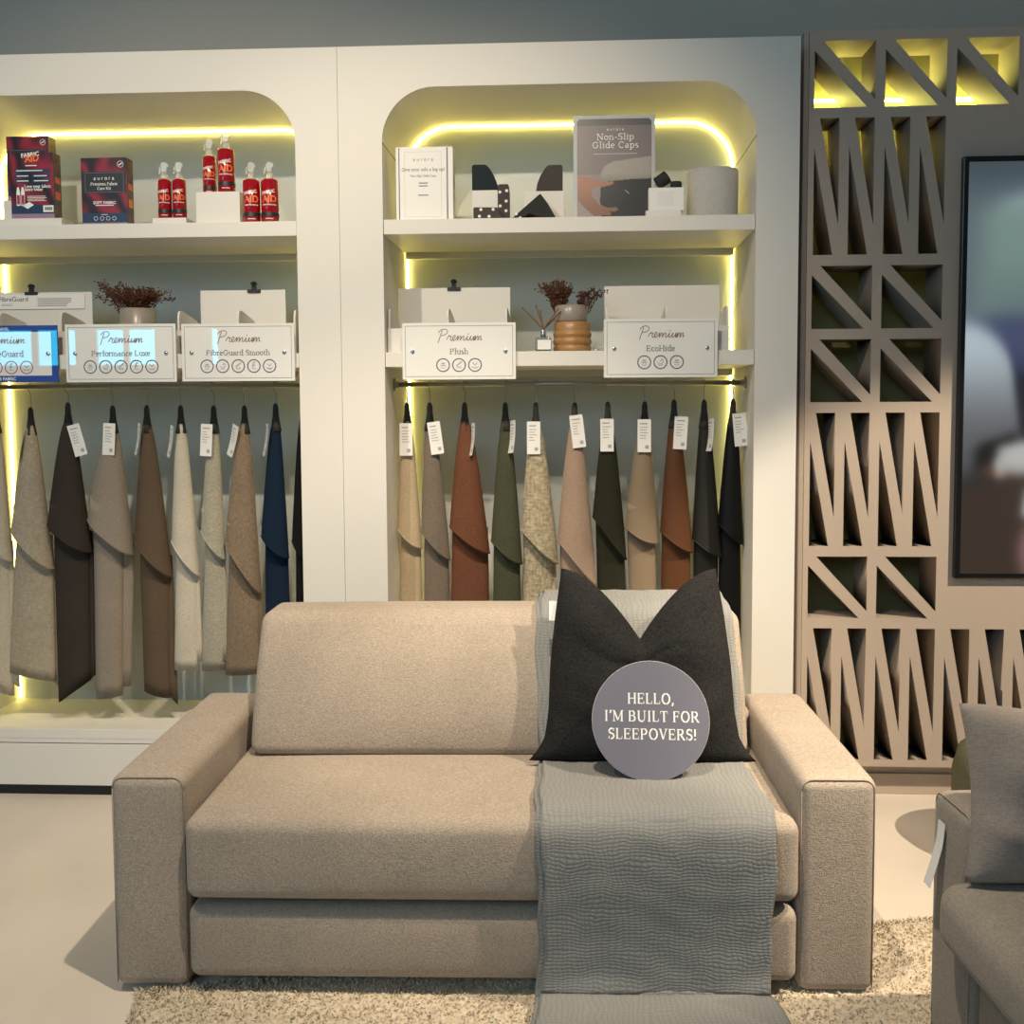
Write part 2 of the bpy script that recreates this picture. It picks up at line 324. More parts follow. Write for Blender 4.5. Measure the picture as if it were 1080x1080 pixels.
# ------------------------------------------------------------------ lettering
def E_(cx, cy, rx, ry, a0, a1, n=12): return arc(cx, cy, rx, ry, a0, a1, n)
_st = lambda x, z0, z1: [(x, z0), (x, z1)]
GL = {  # advance, thick strokes, thin strokes, serifs (x, z)
 'H': (.78, [_st(.14, 0, .7), _st(.64, 0, .7)], [[(.14, .36), (.64, .36)]], [(.14, .01), (.14, .69), (.64, .01), (.64, .69)]),
 'E': (.66, [_st(.14, 0, .7)], [[(.05, .68), (.56, .68), (.56, .54)], [(.14, .36), (.44, .36)], [(.44, .28), (.44, .44)], [(.05, .02), (.58, .02), (.58, .17)]], []),
 'L': (.62, [_st(.14, 0, .7)], [[(.05, .02), (.55, .02), (.55, .18)]], [(.14, .69)]),
 'O': (.82, [E_(.41, .35, .31, .345, 100, 260), E_(.41, .35, .31, .345, -80, 80)], [E_(.41, .35, .31, .345, 80, 100), E_(.41, .35, .31, .345, 260, 280)], []),
 ',': (.26, [[(.12, .09), (.13, .0), (.07, -.13)]], [], []),
 '.': (.26, [[(.12, .0), (.12, .09)]], [], []),
 'I': (.38, [_st(.19, 0, .7)], [], [(.19, .01), (.19, .69)]),
 "'": (.22, [[(.12, .74), (.13, .65), (.07, .52)]], [], []),
 'M': (.96, [[(.16, .68), (.47, .06)], _st(.80, 0, .7)], [_st(.14, 0, .7), [(.47, .06), (.78, .68)]], [(.14, .01), (.12, .69), (.80, .01), (.82, .69)]),
 'B': (.70, [_st(.14, 0, .7), E_(.36, .525, .16, .155, -80, 80), E_(.38, .19, .2, .17, -80, 80)], [[(.05, .68), (.38, .68)], [(.14, .37), (.38, .37)], [(.05, .02), (.40, .02)]], []),
 'U': (.80, [[(.15, .7), (.15, .26)] + E_(.40, .26, .25, .255, 180, 300)], [E_(.40, .26, .25, .255, 300, 360) + [(.65, .7)]], [(.15, .69), (.65, .69)]),
 'T': (.70, [_st(.35, 0, .7)], [[(.06, .54), (.06, .68), (.64, .68), (.64, .54)]], [(.35, .01)]),
 'F': (.62, [_st(.14, 0, .7)], [[(.05, .68), (.54, .68), (.54, .53)], [(.14, .36), (.42, .36)], [(.42, .28), (.42, .44)]], [(.14, .01)]),
 'R': (.74, [_st(.14, 0, .7), E_(.36, .515, .17, .165, -80, 80), [(.34, .35), (.62, .01), (.70, .01)]], [[(.05, .68), (.38, .68)], [(.14, .35), (.38, .35)]], [(.14, .01)]),
 'S': (.58, [E_(.29, .52, .19, .165, 50, 230) + E_(.29, .185, .2, .17, 75, -110)], [[(.49, .70), (.46, .52)], [(.09, .18), (.08, .0)]], []),
 'P': (.66, [_st(.14, 0, .7), E_(.36, .505, .18, .175, -80, 80)], [[(.05, .68), (.38, .68)], [(.14, .33), (.38, .33)]], [(.14, .01)]),
 'V': (.74, [[(.12, .69), (.37, .02)]], [[(.37, .02), (.62, .69)]], [(.12, .69), (.62, .69)]),
 '!': (.28, [[(.14, .72), (.14, .24)], [(.14, .0), (.14, .09)]], [], []),
 'G': (.78, [E_(.40, .35, .3, .345, 50, 310), _st(.62, .08, .32)], [[(.63, .68), (.61, .52)]], [(.62, .33)]),
 'N': (.80, [[(.14, .69), (.66, .02)]], [_st(.14, 0, .7), _st(.66, 0, .7)], [(.14, .01), (.12, .69), (.66, .69)]),
 'C': (.70, [E_(.39, .35, .3, .345, 50, 310)], [[(.62, .68), (.60, .50)]], []),
 'K': (.74, [_st(.14, 0, .7), [(.30, .38), (.64, .01)]], [[(.14, .25), (.60, .68)]], [(.14, .01), (.14, .69), (.66, .01), (.6, .69)]),
 'A': (.76, [[(.38, .70), (.66, .01)]], [[(.38, .70), (.10, .01)], [(.2, .25), (.56, .25)]], [(.1, .01), (.66, .01)]),
 'W': (1.0, [[(.10, .69), (.3, .02)], [(.5, .69), (.7, .02)]], [[(.3, .02), (.5, .69)], [(.7, .02), (.9, .69)]], [(.1, .69), (.9, .69)]),
 'a': (.50, [_st(.37, .0, .33), E_(.23, .14, .15, .14, 60, 300)], [E_(.24, .33, .13, .14, 0, 160), [(.37, .02), (.46, .02)]], []),
 'b': (.56, [_st(.12, 0, .74), E_(.30, .235, .19, .225, -90, 90)], [E_(.30, .235, .18, .225, 90, 270)], [(.09, .73)]),
 'c': (.46, [E_(.25, .235, .19, .225, 50, 310)], [], []),
 'd': (.56, [_st(.44, 0, .74), E_(.26, .235, .19, .225, 90, 270)], [E_(.26, .235, .18, .225, -90, 90)], [(.41, .73), (.47, .01)]),
 'e': (.48, [E_(.25, .235, .19, .225, 10, 310)], [[(.07, .25), (.43, .25)]], []),
 'f': (.34, [[(.14, 0), (.14, .58)] + E_(.25, .6, .11, .13, 180, 60)], [[(.04, .46), (.28, .46)]], [(.14, .01)]),
 'g': (.52, [E_(.24, .30, .16, .16, 0, 360, 20), E_(.25, -.08, .19, .12, 0, 360, 20)], [[(.12, .17), (.14, .06), (.38, .03)], [(.36, .42), (.48, .46)]], []),
 'h': (.58, [_st(.12, 0, .74), [(.46, 0), (.46, .3)]], [E_(.29, .3, .17, .16, 0, 180)], [(.12, .01), (.09, .73), (.46, .01)]),
 'i': (.28, [_st(.14, 0, .46), [(.14, .60), (.14, .68)]], [], [(.14, .01), (.11, .45)]),
 'l': (.28, [_st(.14, 0, .74)], [], [(.14, .01), (.11, .73)]),
 'm': (.86, [_st(.12, 0, .46), [(.43, 0), (.43, .3)], [(.74, 0), (.74, .3)]], [E_(.275, .3, .155, .16, 0, 180), E_(.585, .3, .155, .16, 0, 180)], [(.12, .01), (.09, .45), (.43, .01), (.74, .01)]),
 'n': (.58, [_st(.12, 0, .46), [(.46, 0), (.46, .3)]], [E_(.29, .3, .17, .16, 0, 180)], [(.12, .01), (.09, .45), (.46, .01)]),
 'o': (.52, [E_(.26, .235, .2, .225, 100, 260), E_(.26, .235, .2, .225, -80, 80)], [E_(.26, .235, .2, .225, 80, 100), E_(.26, .235, .2, .225, 260, 280)], []),
 'p': (.56, [_st(.12, -.22, .46), E_(.30, .235, .19, .225, -90, 90)], [E_(.30, .235, .18, .225, 90, 270)], [(.12, -.21), (.09, .45)]),
 'r': (.42, [_st(.12, 0, .46)], [E_(.29, .3, .17, .16, 60, 180)], [(.12, .01), (.09, .45)]),
 's': (.40, [E_(.2, .345, .12, .11, 50, 230) + E_(.2, .12, .13, .115, 75, -110)], [], []),
 't': (.36, [[(.16, .6), (.16, .1)] + E_(.25, .1, .09, .09, 180, 290)], [[(.04, .46), (.30, .46)]], []),
 'u': (.58, [[(.12, .46), (.12, .16)], _st(.46, 0, .46)], [E_(.29, .16, .17, .15, 180, 360)], [(.09, .45), (.43, .45), (.48, .01)]),
 'v': (.50, [[(.08, .45), (.25, .02)]], [[(.25, .02), (.42, .45)]], [(.08, .45), (.42, .45)]),
 'x': (.52, [[(.08, .45), (.44, .01)]], [[(.44, .45), (.08, .01)]], [(.08, .45), (.44, .45), (.08, .01), (.44, .01)]),
 'y': (.50, [[(.08, .45), (.26, .02)]], [[(.42, .45), (.2, -.16), (.08, -.2)]], [(.08, .45), (.42, .45)]),
 '-': (.36, [[(.06, .25), (.30, .25)]], [], []), ' ': (.28, [], [], []),
}
def write(mb, text, cx, z, size, y, weight=.085, thin=.05, track=0.0, serif=.075, align='c', slant=0.0, xs=1.0):
    """serif lettering, capital height 0.7*size, drawn flat in xz facing -y"""
    wd = (sum(GL[c][0] + track for c in text) - track) * xs
    x = cx - wd * size / 2 if align == 'c' else (cx if align == 'l' else cx - wd * size)
    for c in text:
        adv, th, tn, sf = GL[c]; q = lambda p: (x + (p[0] * xs + slant * p[1]) * size, z + p[1] * size)
        for s in th: mb.ribbon([q(p) for p in s], weight * size, y)
        for s in tn: mb.ribbon([q(p) for p in s], thin * size, y - 0.00003)
        if serif:
            for p in sf: mb.ribbon([q((p[0] - serif - weight / 2, p[1])), q((p[0] + serif + weight / 2, p[1]))], thin * size, y - 0.00006)
        x += (adv + track) * size * xs
    return wd * size
def sans(text, size, bold=0.02):
    """bold sans lettering as flat triangles in xz, centred on x"""
    cu = bpy.data.curves.new('lettering', 'FONT'); cu.body = text; cu.size = size; cu.align_x = 'CENTER'; cu.offset = bold * size; cu.resolution_u = 3
    o = bpy.data.objects.new('lettering', cu); COL.objects.link(o); bpy.context.view_layer.update()
    me = bpy.data.meshes.new_from_object(o.evaluated_get(bpy.context.evaluated_depsgraph_get()))
    v = [(p.co.x, p.co.y) for p in me.vertices]; f = [list(p.vertices) for p in me.polygons]
    bpy.data.objects.remove(o); bpy.data.curves.remove(cu); bpy.data.meshes.remove(me)
    return v, f
def add_sans(mb, text, cx, z, size, y, bold=0.02, rot=0.0, wrap=None):
    v, f = sans(text, size, bold); n = len(mb.v); c, s = cos(rot), sin(rot)
    for a, b in v:
        X, Z = a * c - b * s + cx, a * s + b * c + z
        if wrap: mb.v.append((wrap * sin(X / wrap), -wrap * cos(X / wrap) - 0.0006, Z))
        else: mb.v.append((X, y, Z))
    for q in f: mb.f.append([n + i for i in q]); mb.mi.append(mb.cur)
def smooth_path(P, n=6):
    out = []
    for i in range(len(P) - 1):
        p0 = P[max(0, i - 1)]; p1 = P[i]; p2 = P[i + 1]; p3 = P[min(len(P) - 1, i + 2)]
        for k in range(n):
            t = k / n; out.append(tuple(0.5 * (2 * p1[j] + (p2[j] - p0[j]) * t + (2 * p0[j] - 5 * p1[j] + 4 * p2[j] - p3[j]) * t * t + (-p0[j] + 3 * p1[j] - 3 * p2[j] + p3[j]) * t ** 3) for j in range(len(p1))))
    return out + [tuple(P[-1])]
def script_premium(mb, cx, z, w, y, wt):
    """handwritten 'Premium', w wide"""
    s = w / 4.1; q = lambda pts: [(cx - w / 2 + (px + .18 * pz) * s, z + pz * s) for px, pz in smooth_path(pts, 6)]
    mb.ribbon(q([(.12, -.18), (.2, .25), (.32, .95)]), wt, y)
    mb.ribbon(q([(.0, .75), (.22, 1.0), (.6, 1.05), (.82, .85), (.7, .6), (.4, .48), (.27, .5)]), wt, y)
    pts = [(.85, .1), (1.0, .42), (1.05, .5), (1.08, .4), (1.25, .42), (1.2, .2), (1.28, .02), (1.42, .1), (1.58, .3), (1.6, .46), (1.48, .48), (1.4, .25), (1.5, .03), (1.66, .08), (1.82, .38), (1.88, .42), (1.86, .03), (1.98, .3), (2.1, .43), (2.14, .3), (2.12, .03), (2.26, .32), (2.38, .43), (2.42, .25), (2.42, .08), (2.52, .04), (2.66, .22), (2.74, .42), (2.72, .1), (2.82, .03), (2.95, .16), (3.04, .42), (3.02, .12), (3.1, .03), (3.24, .18), (3.32, .42), (3.32, .08), (3.38, .04), (3.44, .34), (3.48, .42), (3.46, .03), (3.58, .32), (3.7, .42), (3.72, .03), (3.84, .32), (3.94, .42), (3.98, .2), (3.98, .06), (4.1, .12)]
    mb.ribbon(q(pts), wt, y); mb.ribbon(q([(2.74, .58), (2.78, .66)]), wt * 1.3, y)
def textlines(mb, x0, x1, z, n, dz, h, y, ragged=0.25):
    for i in range(n):
        e = x1 - (x1 - x0) * random.uniform(0, ragged); mb.poly([(x0, y, z - i * dz), (e, y, z - i * dz), (e, y, z - i * dz + h), (x0, y, z - i * dz + h)])

# ------------------------------------------------------------------ setting
struct(MB().box(-7.5, 5, -9.4, 0.72, -0.1, 0).build('floor', M['floor']))
struct(MB().box(-7.5, 5, 0.62, 0.72, 0, 5.2).build('wall_back', M['wall']))
pan = [(-7.55, -6.98), (-6.90, -6.64), (-6.50, -6.40), (-6.12, -5.77), (-5.70, -5.36), (-4.62, -4.54)]
hole = [[(a, 2.13), (b, 2.13), (b, 2.58), (a, 2.58)] for a, b in pan]
o = plate_obj('wall_front', [(-7.8, 0), (5, 0), (5, 3.2), (-7.8, 3.2)], hole, 0.1, M['wallp'], loc=(0, -9.2, 0)); struct(o)
for i, (a, b) in enumerate(pan):
    struct(MB().box(a, b, -9.16, -9.14, 2.13, 2.58).build('window_%d' % (i + 1), M['pane']))

# ------------------------------------------------------------------ display cabinets
def arch(x0, x1, z0, z1, r):
    return [(x0, z0), (x1, z0)] + arc(x1 - r, z1 - r, r, r, 0, 90) + arc(x0 + r, z1 - r, r, r, 90, 180)
def cabinet(label, X0, X1, n0, n1, rail_ends):
    t = thing('display_cabinet', label, 'cabinet', ((X0 + X1) / 2, 0, 0), group='arched display cabinets'); cx = (X0 + X1) / 2
    L = lambda x: x - cx
    g = 0.0003
    plate_obj('surround', [(L(X0) + g, .228), (L(X1) - g, .228), (L(X1) - g, 2.979), (L(X0) + g, 2.979)], [arch(L(n0), L(n1), .245, 2.822, .207)], .57, M['white'], t, bevel=.0015)
    MB().box(L(n0) + .001, L(n1) - .001, 0, .022, .2455, .284).build('front_lip', M['white'], t, bevel=.0015)
    MB().box(L(X0) + g, L(X1) - g, 0, .57, .05, .223).build('plinth_drawer', M['white'], t, bevel=.002)
    MB().box(L(X0) + g, L(X1) - g, .03, .57, .0, .05).build('kickboard', M['black'], t)
    MB().box(L(X0) + g, L(X1) - g, .57, .59, .05, 2.97).build('back_panel', M['back'], t)
    for z in (2.320, 1.806):
        sh = MB().box(L(n0) + .002, L(n1) - .002, .004, .49, z - .057, z).build('shelf', M['white'], t, bevel=.0015)
        MB().box(L(n0) + .01, L(n1) - .01, .49, .51, z - .085, z - .01).build('cleat', M['white'], sh)
    for x, d in ((n0, 1), (n1, -1)):
        MB().box(L(x) - .0005, L(x) + .0012, .001, .569, 2.6135, 2.6165).build('seam', M['dark'], t) if d > 0 else MB().box(L(x) - .0012, L(x) + .0005, .001, .569, 2.6135, 2.6165).build('seam', M['dark'], t)
    a, b = L(n0) + .006, L(n1) - .006; r = .201; zt = 2.816
    path = [(a, .564, .25)] + [(a, .564, zt - r)] + [(p[0], .564, p[1]) for p in arc(a + r, zt - r, r, r, 180, 90, 12)] + [(p[0], .564, p[1]) for p in arc(b - r, zt - r, r, r, 90, 0, 12)] + [(b, .564, .25)]
    MB().tube(path, .0034, 6).build('led_strip', M['led'], t)
    rl = MB().tube([(L(n0), .2, 1.683), (L(n1), .2, 1.683)], .0095, 12).build('hanging_rail', M['steel'], t, True)
    for x, d in ((n0, 1), (n1, -1)):
        MB().tube([(L(x) + d * .001, .2, 1.683), (L(x) + d * .008, .2, 1.683), (L(x) + d * .0082, .2, 1.683), (L(x) + d * .022, .2, 1.683)], [.026, .026, .015, .0125], 16).build('rail_flange', M['steel'], rl, True)
    return t
cabinet('white arched display cabinet holding red spray bottles above pale fabric samples', -2.752, -.9145, -2.581, -1.083, 0)
cabinet('white arched display cabinet holding the glide cap poster above multicoloured fabric samples', -.9135, .855, -.743, .693, 0)

# ------------------------------------------------------------------ slatted lattice wall panel and screen
def lattice():
    t = thing('lattice_panel', 'taupe lattice wall panel with triangular cut-outs framing the screen', 'wall panel', (.90, .10, 0)); ox = .90
    holes = []
    def sq(x0, x1, z0, z1):
        holes.append([(x0, z1 - .036), (x0, z0), (x1 - .030, z0)]); holes.append([(x0 + .032, z1), (x1, z0 + .029), (x1, z1)])
    def tall(x0, z0, z1):
        x1 = x0 + .096
        holes.append([(x0, z1 - .112), (x0, z0), (x0 + .075, z0)]); holes.append([(x0 + .021, z1), (x1, z0 + .115), (x1, z1)])
    xs = [.929 + .2695 * i for i in range(9)]
    for i in range(9): sq(xs[i], xs[i] + .232, 2.740, 2.992)
    for i in (0, 1, 6.85, 7.85): 
        x = .929 + .2695 * i
        for z0, z1 in ((1.889, 2.134), (1.602, 1.848), (.741, .989)): sq(x, x + .232, z0, z1)
        for k in (0, 1):
            for z0, z1 in ((2.176, 2.700), (1.031, 1.560)): tall(x + .134 * k + .002, z0, z1)
    for i in range(18): tall(.931 + .1345 * i, .167, .700)
    H = [[(p[0] - ox, p[1]) for p in h] for h in holes]
    R = 3.40 - ox
    plate_obj('fretwork', [(.008, .138), (R, .138), (R, 3.03), (.008, 3.03)], H, .20, M['taupe'], t, bevel=.001)
    MB().box(-.012, .0065, 0, .32, .0, 3.03).build('edge_post', M['taupe'], t, bevel=.001)
    MB().box(.008, R, .285, .30, .138, 3.03).build('backboard', M['olive'], t)
    MB().box(.008, R, .08, .28, .086, .137).build('recessed_rail', M['taupe'], t)
    MB().box(.008, R, .068, .28, 0, .086).build('plinth', M['taupe'], t, bevel=.002)
    MB().tube([(.02, .246, 2.835), (R - .02, .262, 2.815)], .007, 6).build('led_strip', M['ledc'], t)
    return t
lattice()
def screen():
    t = thing('television', 'black framed screen on taupe lattice wall showing a sofa and a white dog', 'screen', (1.491, .099, .908)); w, h = 1.46, 1.631
    MB().box(0, w, -.030, .0, 0, h).build('casing', M['bezel'], t, bevel=.003)
    nx, nz = 150, 165; x0, z0, x1, z1 = .020, .020, w - .020, h - .022
    V = []; C = []
    sg = lambda v: 1 / (1 + math.exp(-max(-40, min(40, v))))
    def mixc(a, b, k): return [a[i] + (b[i] - a[i]) * k for i in range(3)]
    def rect(u, v, a, b, c, d, s=.02): return sg((u - a) / s) * sg((b - u) / s) * sg((v - c) / s) * sg((d - v) / s)
    def pic(u, v):          # u metres from the screen's left edge, v metres from its top
        c = mixc((60, 72, 78), (92, 106, 112), sg((v - .09) / .05))
        c = mixc(c, (168, 186, 190), rect(u, v, .12, 1.4, .115 + .03 * sin(u * 14), .25, .02) * .7)
        c = mixc(c, (116, 138, 132), rect(u, v, .055, .50, .17, .60, .025))
        c = mixc(c, (98, 118, 116), rect(u, v, .055, .50, .37 + .05 * sin(u * 9), .60, .03) * .7)
        c = mixc(c, (58, 66, 92), sg((v - .60) / .02))
        c = mixc(c, (70, 78, 106), rect(u, v, .1, 1.5, .60, .74, .03))
        c = mixc(c, (24, 26, 36), sg((v - (.80 + .05 * u)) / .02))
        c = mixc(c, (36, 40, 54), rect(u, v, .25, 1.5, .82, 1.0, .03))
        c = mixc(c, (56, 44, 34), sg((v - (1.30 - .55 * u)) / .03))
        edge = .155 + .085 * ((v - .6) / .6)
        k = sg((edge - u) / .008) * sg((v - (.61 + .75 * u * u * 6)) / .02) * sg(((1.22 - .5 * u) - v) / .02)
        c = mixc(c, mixc((190, 206, 212), (74, 74, 78), sg((v - .87) / .10)), k)
        c = mixc(c, (8, 8, 10), rect(u, v, .05, .21, 1.09 - .35 * (u - .05), 1.19 - .5 * (u - .05), .012))
        c = mixc(c, (122, 62, 28), rect(u, v, .09, .20, 1.175, 1.205, .012))
        c = mixc(c, (182, 182, 178), sg((.21 - abs((u - .34) * .8 + 0)) / .012) * rect(u, v, .13, .6, 1.085 - .2 * (u - .15), 1.16 + .15 * sin((u - .1) * 12) * .3, .012))
        c = mixc(c, (182, 182, 178), rect(u, v, .125, .165, 1.14, 1.215, .010))
        c = mixc(c, (52, 40, 32), sg((v - 1.235) / .03) * .95 if u < .24 else 0)
        c = mixc(c, (196, 202, 206), rect(u, v, .225 + .25 * (1.40 - v) * .6, .5, 1.25, 1.365 + .03 * (u - .2), .010))
        c = mixc(c, (128, 92, 92), sg((.12 - sqrt((u - .34) ** 2 + ((v - 1.50) * .8) ** 2)) / .012) * sg((v - 1.36) / .01))
        dim = .94
        return [q * dim for q in c]
    for j in range(nz + 1):
        for i in range(nx + 1):
            V.append((x0 + (x1 - x0) * i / nx, -.0305, z1 - (z1 - z0) * j / nz)); C.append(lin(*pic((x1 - x0) * i / nx, (z1 - z0) * j / nz)))
    F = [[j * (nx + 1) + i, (j + 1) * (nx + 1) + i, (j + 1) * (nx + 1) + i + 1, j * (nx + 1) + i + 1] for j in range(nz) for i in range(nx)]
    me = bpy.data.meshes.new('display'); me.from_pydata(V, [], F); me.materials.append(M['screen'])
    a = me.color_attributes.new('print', 'FLOAT_COLOR', 'POINT')
    for i, c in enumerate(C): a.data[i].color = c
    obj('display', me, t)
screen()

# ------------------------------------------------------------------ sofa
def rot2(x, y, a): return (x * cos(a) - y * sin(a), x * sin(a) + y * cos(a))
def outline_piping(x0, x1, z0, z1, y, r, w, top=True):
    P = [(x0, y, z0), (x0, y, z1 - r)] + [(p[0], y, p[1]) for p in arc(x0 + r, z1 - r, r, r, 180, 90, 5)] + [(p[0], y, p[1]) for p in arc(x1 - r, z1 - r, r, r, 90, 0, 5)] + [(x1, y, z0)]
    return MB().tube(P, w, 6)
SO = (-.227, -1.365); SA = .0287
sofa = thing('sofa', 'beige two seat sofa bed with wide block arms under a grey throw', 'sofa', (SO[0], SO[1], 0), (0, 0, SA))
for s in (-1, 1):
    x0, x1 = sorted((s * 1.03, s * .822))
    a = rbox(x0, x1, 0, .84, .016, .606, .032, (.006, .004, .006), 4, 8).build('arm', M['sofa'], sofa, True)
    outline_piping(x0 + .0074, x1 - .0074, .03, .6000, .0080, .03, .0019).build('piping', M['piping'], a, True)
rbox(-.818, .818, -.040, .62, .279, .502, .034, (.0, .012, .016), 4, 12).build('seat_cushion', M['sofa'], sofa, True)
rbox(-.818, .818, -.022, .62, .054, .255, .03, (0, .012, 0), 4, 12).build('base_panel', M['sofa'], sofa, True)
MB().box(-.80, .80, .03, .80, .262, .29).build('mechanism', M['black'], sofa)
rbox(-.825, .825, .66, .86, .05, .60, .03).build('backrest_frame', M['sofa'], sofa, True)
def lean(x, y, z):          # the back cushion leans back and narrows a touch towards the top
    k = (z - .5) / .43
    return (x * (1 - .006 * k) , y + .17 * k - .02 * sin(pi * max(0, min(1, k))), z)
rbox(-.778, .778, .44, .64, .508, .930, .036, (.0, .035, .008), 5, 12, lean).build('back_cushion', M['sofa'], sofa, True)
for x in (-.93, .93):
    for y in (.09, .74): MB().lathe([(.022, 0), (.026, .022)], x, y, 12).build('foot', M['black'], sofa)

# throw blanket laid over the sofa's right-hand seat and out on to the rug
def throw():
    S = []          # (y, z) in the sofa's own axes, from the back top to the floor
    prof = [(.862, .78), (.865, .88), (.85, .94), (.81, .957), (.70, .957), (.625, .950), (.575, .925), (.545, .88), (.505, .80), (.450, .70), (.402, .60), (.383, .555), (.350, .530), (.25, .531), (.10, .532), (.0, .529), (-.040, .516), (-.064, .485), (-.072, .43), (-.072, .33), (-.066, .22), (-.066, .12), (-.070, .072), (-.074, .050), (-.080, .047), (-.11, .054), (-.20, .050), (-.40, .046), (-.75, .046)]
    P = smooth_path(prof, 8); d = [0]
    for i in range(1, len(P)): d.append(d[-1] + math.dist(P[i], P[i - 1]))
    nx = 56; t = thing('throw_blanket', 'grey crinkled muslin throw draped down the sofa seat on to the rug', 'blanket', (SO[0], SO[1], 0), (0, 0, SA))
    random.seed(3)
    def layer(name, xa, xb, off, lim=None, flo=.0):
        V = []; UV = []; F = []
        pts = [(p, q) for p, q in zip(P, d) if lim is None or lim[0] <= q <= lim[1]]
        for (y, z), s in pts:
            fl = max(0, min(1, (-y - .09) / .3)); front = 1 if (y < -.05 and z > .06) else 0
            for i in range(nx + 1):
                u = i / nx; edge = .006 * sin(s * 9 + (0 if u < .5 else 2)) + .003 * sin(s * 31)
                x = xa + (xb - xa) * u + edge * (1 - 2 * min(u, 1 - u)) + (u - .5) * .06 * fl + flo * (1 - u)
                wv = .0012 * sin(u * 23 + 2 * sin(s * 5)) * sin(s * 17 + 3 * u) + .0008 * sin(u * 61 + s * 9) + .0005 * sin(s * 70 + 4 * sin(u * 6))
                yy = y; zz = z
                if front: yy -= wv + off + .012 * (1 - min(1, z / .1)) * sin(u * 7)
                else: zz += wv * .8 + off; yy += .004 * sin(u * 9) * (1 if y > -.1 else 2)
                V.append((x, yy, zz)); UV.append((x, s))
        n = len(pts)
        for j in range(n - 1):
            for i in range(nx): F.append([j * (nx + 1) + i, (j + 1) * (nx + 1) + i, (j + 1) * (nx + 1) + i + 1, j * (nx + 1) + i + 1])
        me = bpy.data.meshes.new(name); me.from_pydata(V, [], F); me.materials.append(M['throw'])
        ul = me.uv_layers.new(name='UVMap')
        for lp in me.loops: ul.data[lp.index].uv = UV[lp.vertex_index]
        for p in me.polygons: p.use_smooth = True
        o = obj(name, me, t); m = o.modifiers.new('thickness', 'SOLIDIFY'); m.thickness = .007; m.offset = 0; return o
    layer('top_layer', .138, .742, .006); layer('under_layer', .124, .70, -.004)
throw()

# ------------------------------------------------------------------ black pillow and round sign
def pillow(name, label, mt, loc, rot, wb, wt, h, T, notch, corner=.03, cat='cushion', n=44, seed=1):
    t = None; V = []; F = []; random.seed(seed); ph = [random.uniform(0, 6) for _ in range(6)]
    def pt(u, v, sd):           # u, v in -1..1
        k = (v + 1) / 2
        half = (wb + (wt - wb) * k) / 2
        if notch > .1:
            T_ = ((0, .338), (.05, .312), (.12, .290), (.25, .279), (.5, .273), (.75, .258), (1, .238))
            for (a, p), (b, q) in zip(T_, T_[1:]):
                if a <= k <= b: half = p + (q - p) * (k - a) / (b - a)
        side = 1 if notch > .1 else 1 - .085 * (1 - v * v)
        x = u * half * side
        z = h * k
        topz = notch * (1 - abs(u)) ** 1.7 * (max(0, k) ** 2.2)
        z -= topz
        z += .020 * (1 - u * u) * (1 - k) ** 3 * -1 + .02 * (1 - k) ** 4 * (1 - abs(u))
        e = (1 - abs(u) ** 3.2) * (1 - abs(v) ** 3.2); th = T * max(0, e) ** .55
        th *= 1 - .35 * math.exp(-(u / .22) ** 2) * k ** 2 * (1 if notch > .05 else 0)
        wr = .006 * sin(5 * u + 3 * v + ph[0]) * e + .004 * sin(11 * u - 4 * v + ph[1]) * e + .005 * sin(9 * v + ph[2] + 2 * u) * e
        wr += (-.007 * math.exp(-((k - .60 - .05 * sin(5 * u)) / .022) ** 2) * (1 - u * u) - .006 * math.exp(-((k - .30 + .25 * abs(u) - .04 * sin(7 * u)) / .02) ** 2) + .005 * sin(26 * u + 9 * k) * (1 - k) ** 2 * abs(u)) * e * (notch > .1)
        wr += .010 * math.exp(-((k - .16 - .18 * abs(u)) / .05) ** 2) * e * (abs(u) > .25)
        return (x, sd * (th + wr), z)
    for sd in (-1, 1):
        b = len(V)
        for j in range(n + 1):
            for i in range(n + 1): V.append(pt(-1 + 2 * i / n, -1 + 2 * j / n, sd))
        for j in range(n):
            for i in range(n):
                q = [b + j * (n + 1) + i, b + j * (n + 1) + i + 1, b + (j + 1) * (n + 1) + i + 1, b + (j + 1) * (n + 1) + i]; F.append(q if sd < 0 else q[::-1])
    me = bpy.data.meshes.new(name); me.from_pydata(V, [], F)
    bm = bmesh.new(); bm.from_mesh(me); bmesh.ops.remove_doubles(bm, verts=bm.verts, dist=.0008); bm.to_mesh(me); bm.free()
    me.materials.append(mt)
    for p in me.polygons: p.use_smooth = True
    o = obj(name, me, None, 0, loc, rot); return tag(o, label, cat)
pillow('scatter_cushion', 'black linen cushion with chopped top standing behind the round sign', M['linen_black'], (.200, -1.022, .538), (radians(-16), 0, SA - .01), .69, .475, .575, .075, .215, seed=5)
MB().box(-.276, -.252, .002, .0035, .415, .475).build('care_label', M['paper'], bpy.data.objects['scatter_cushion'])

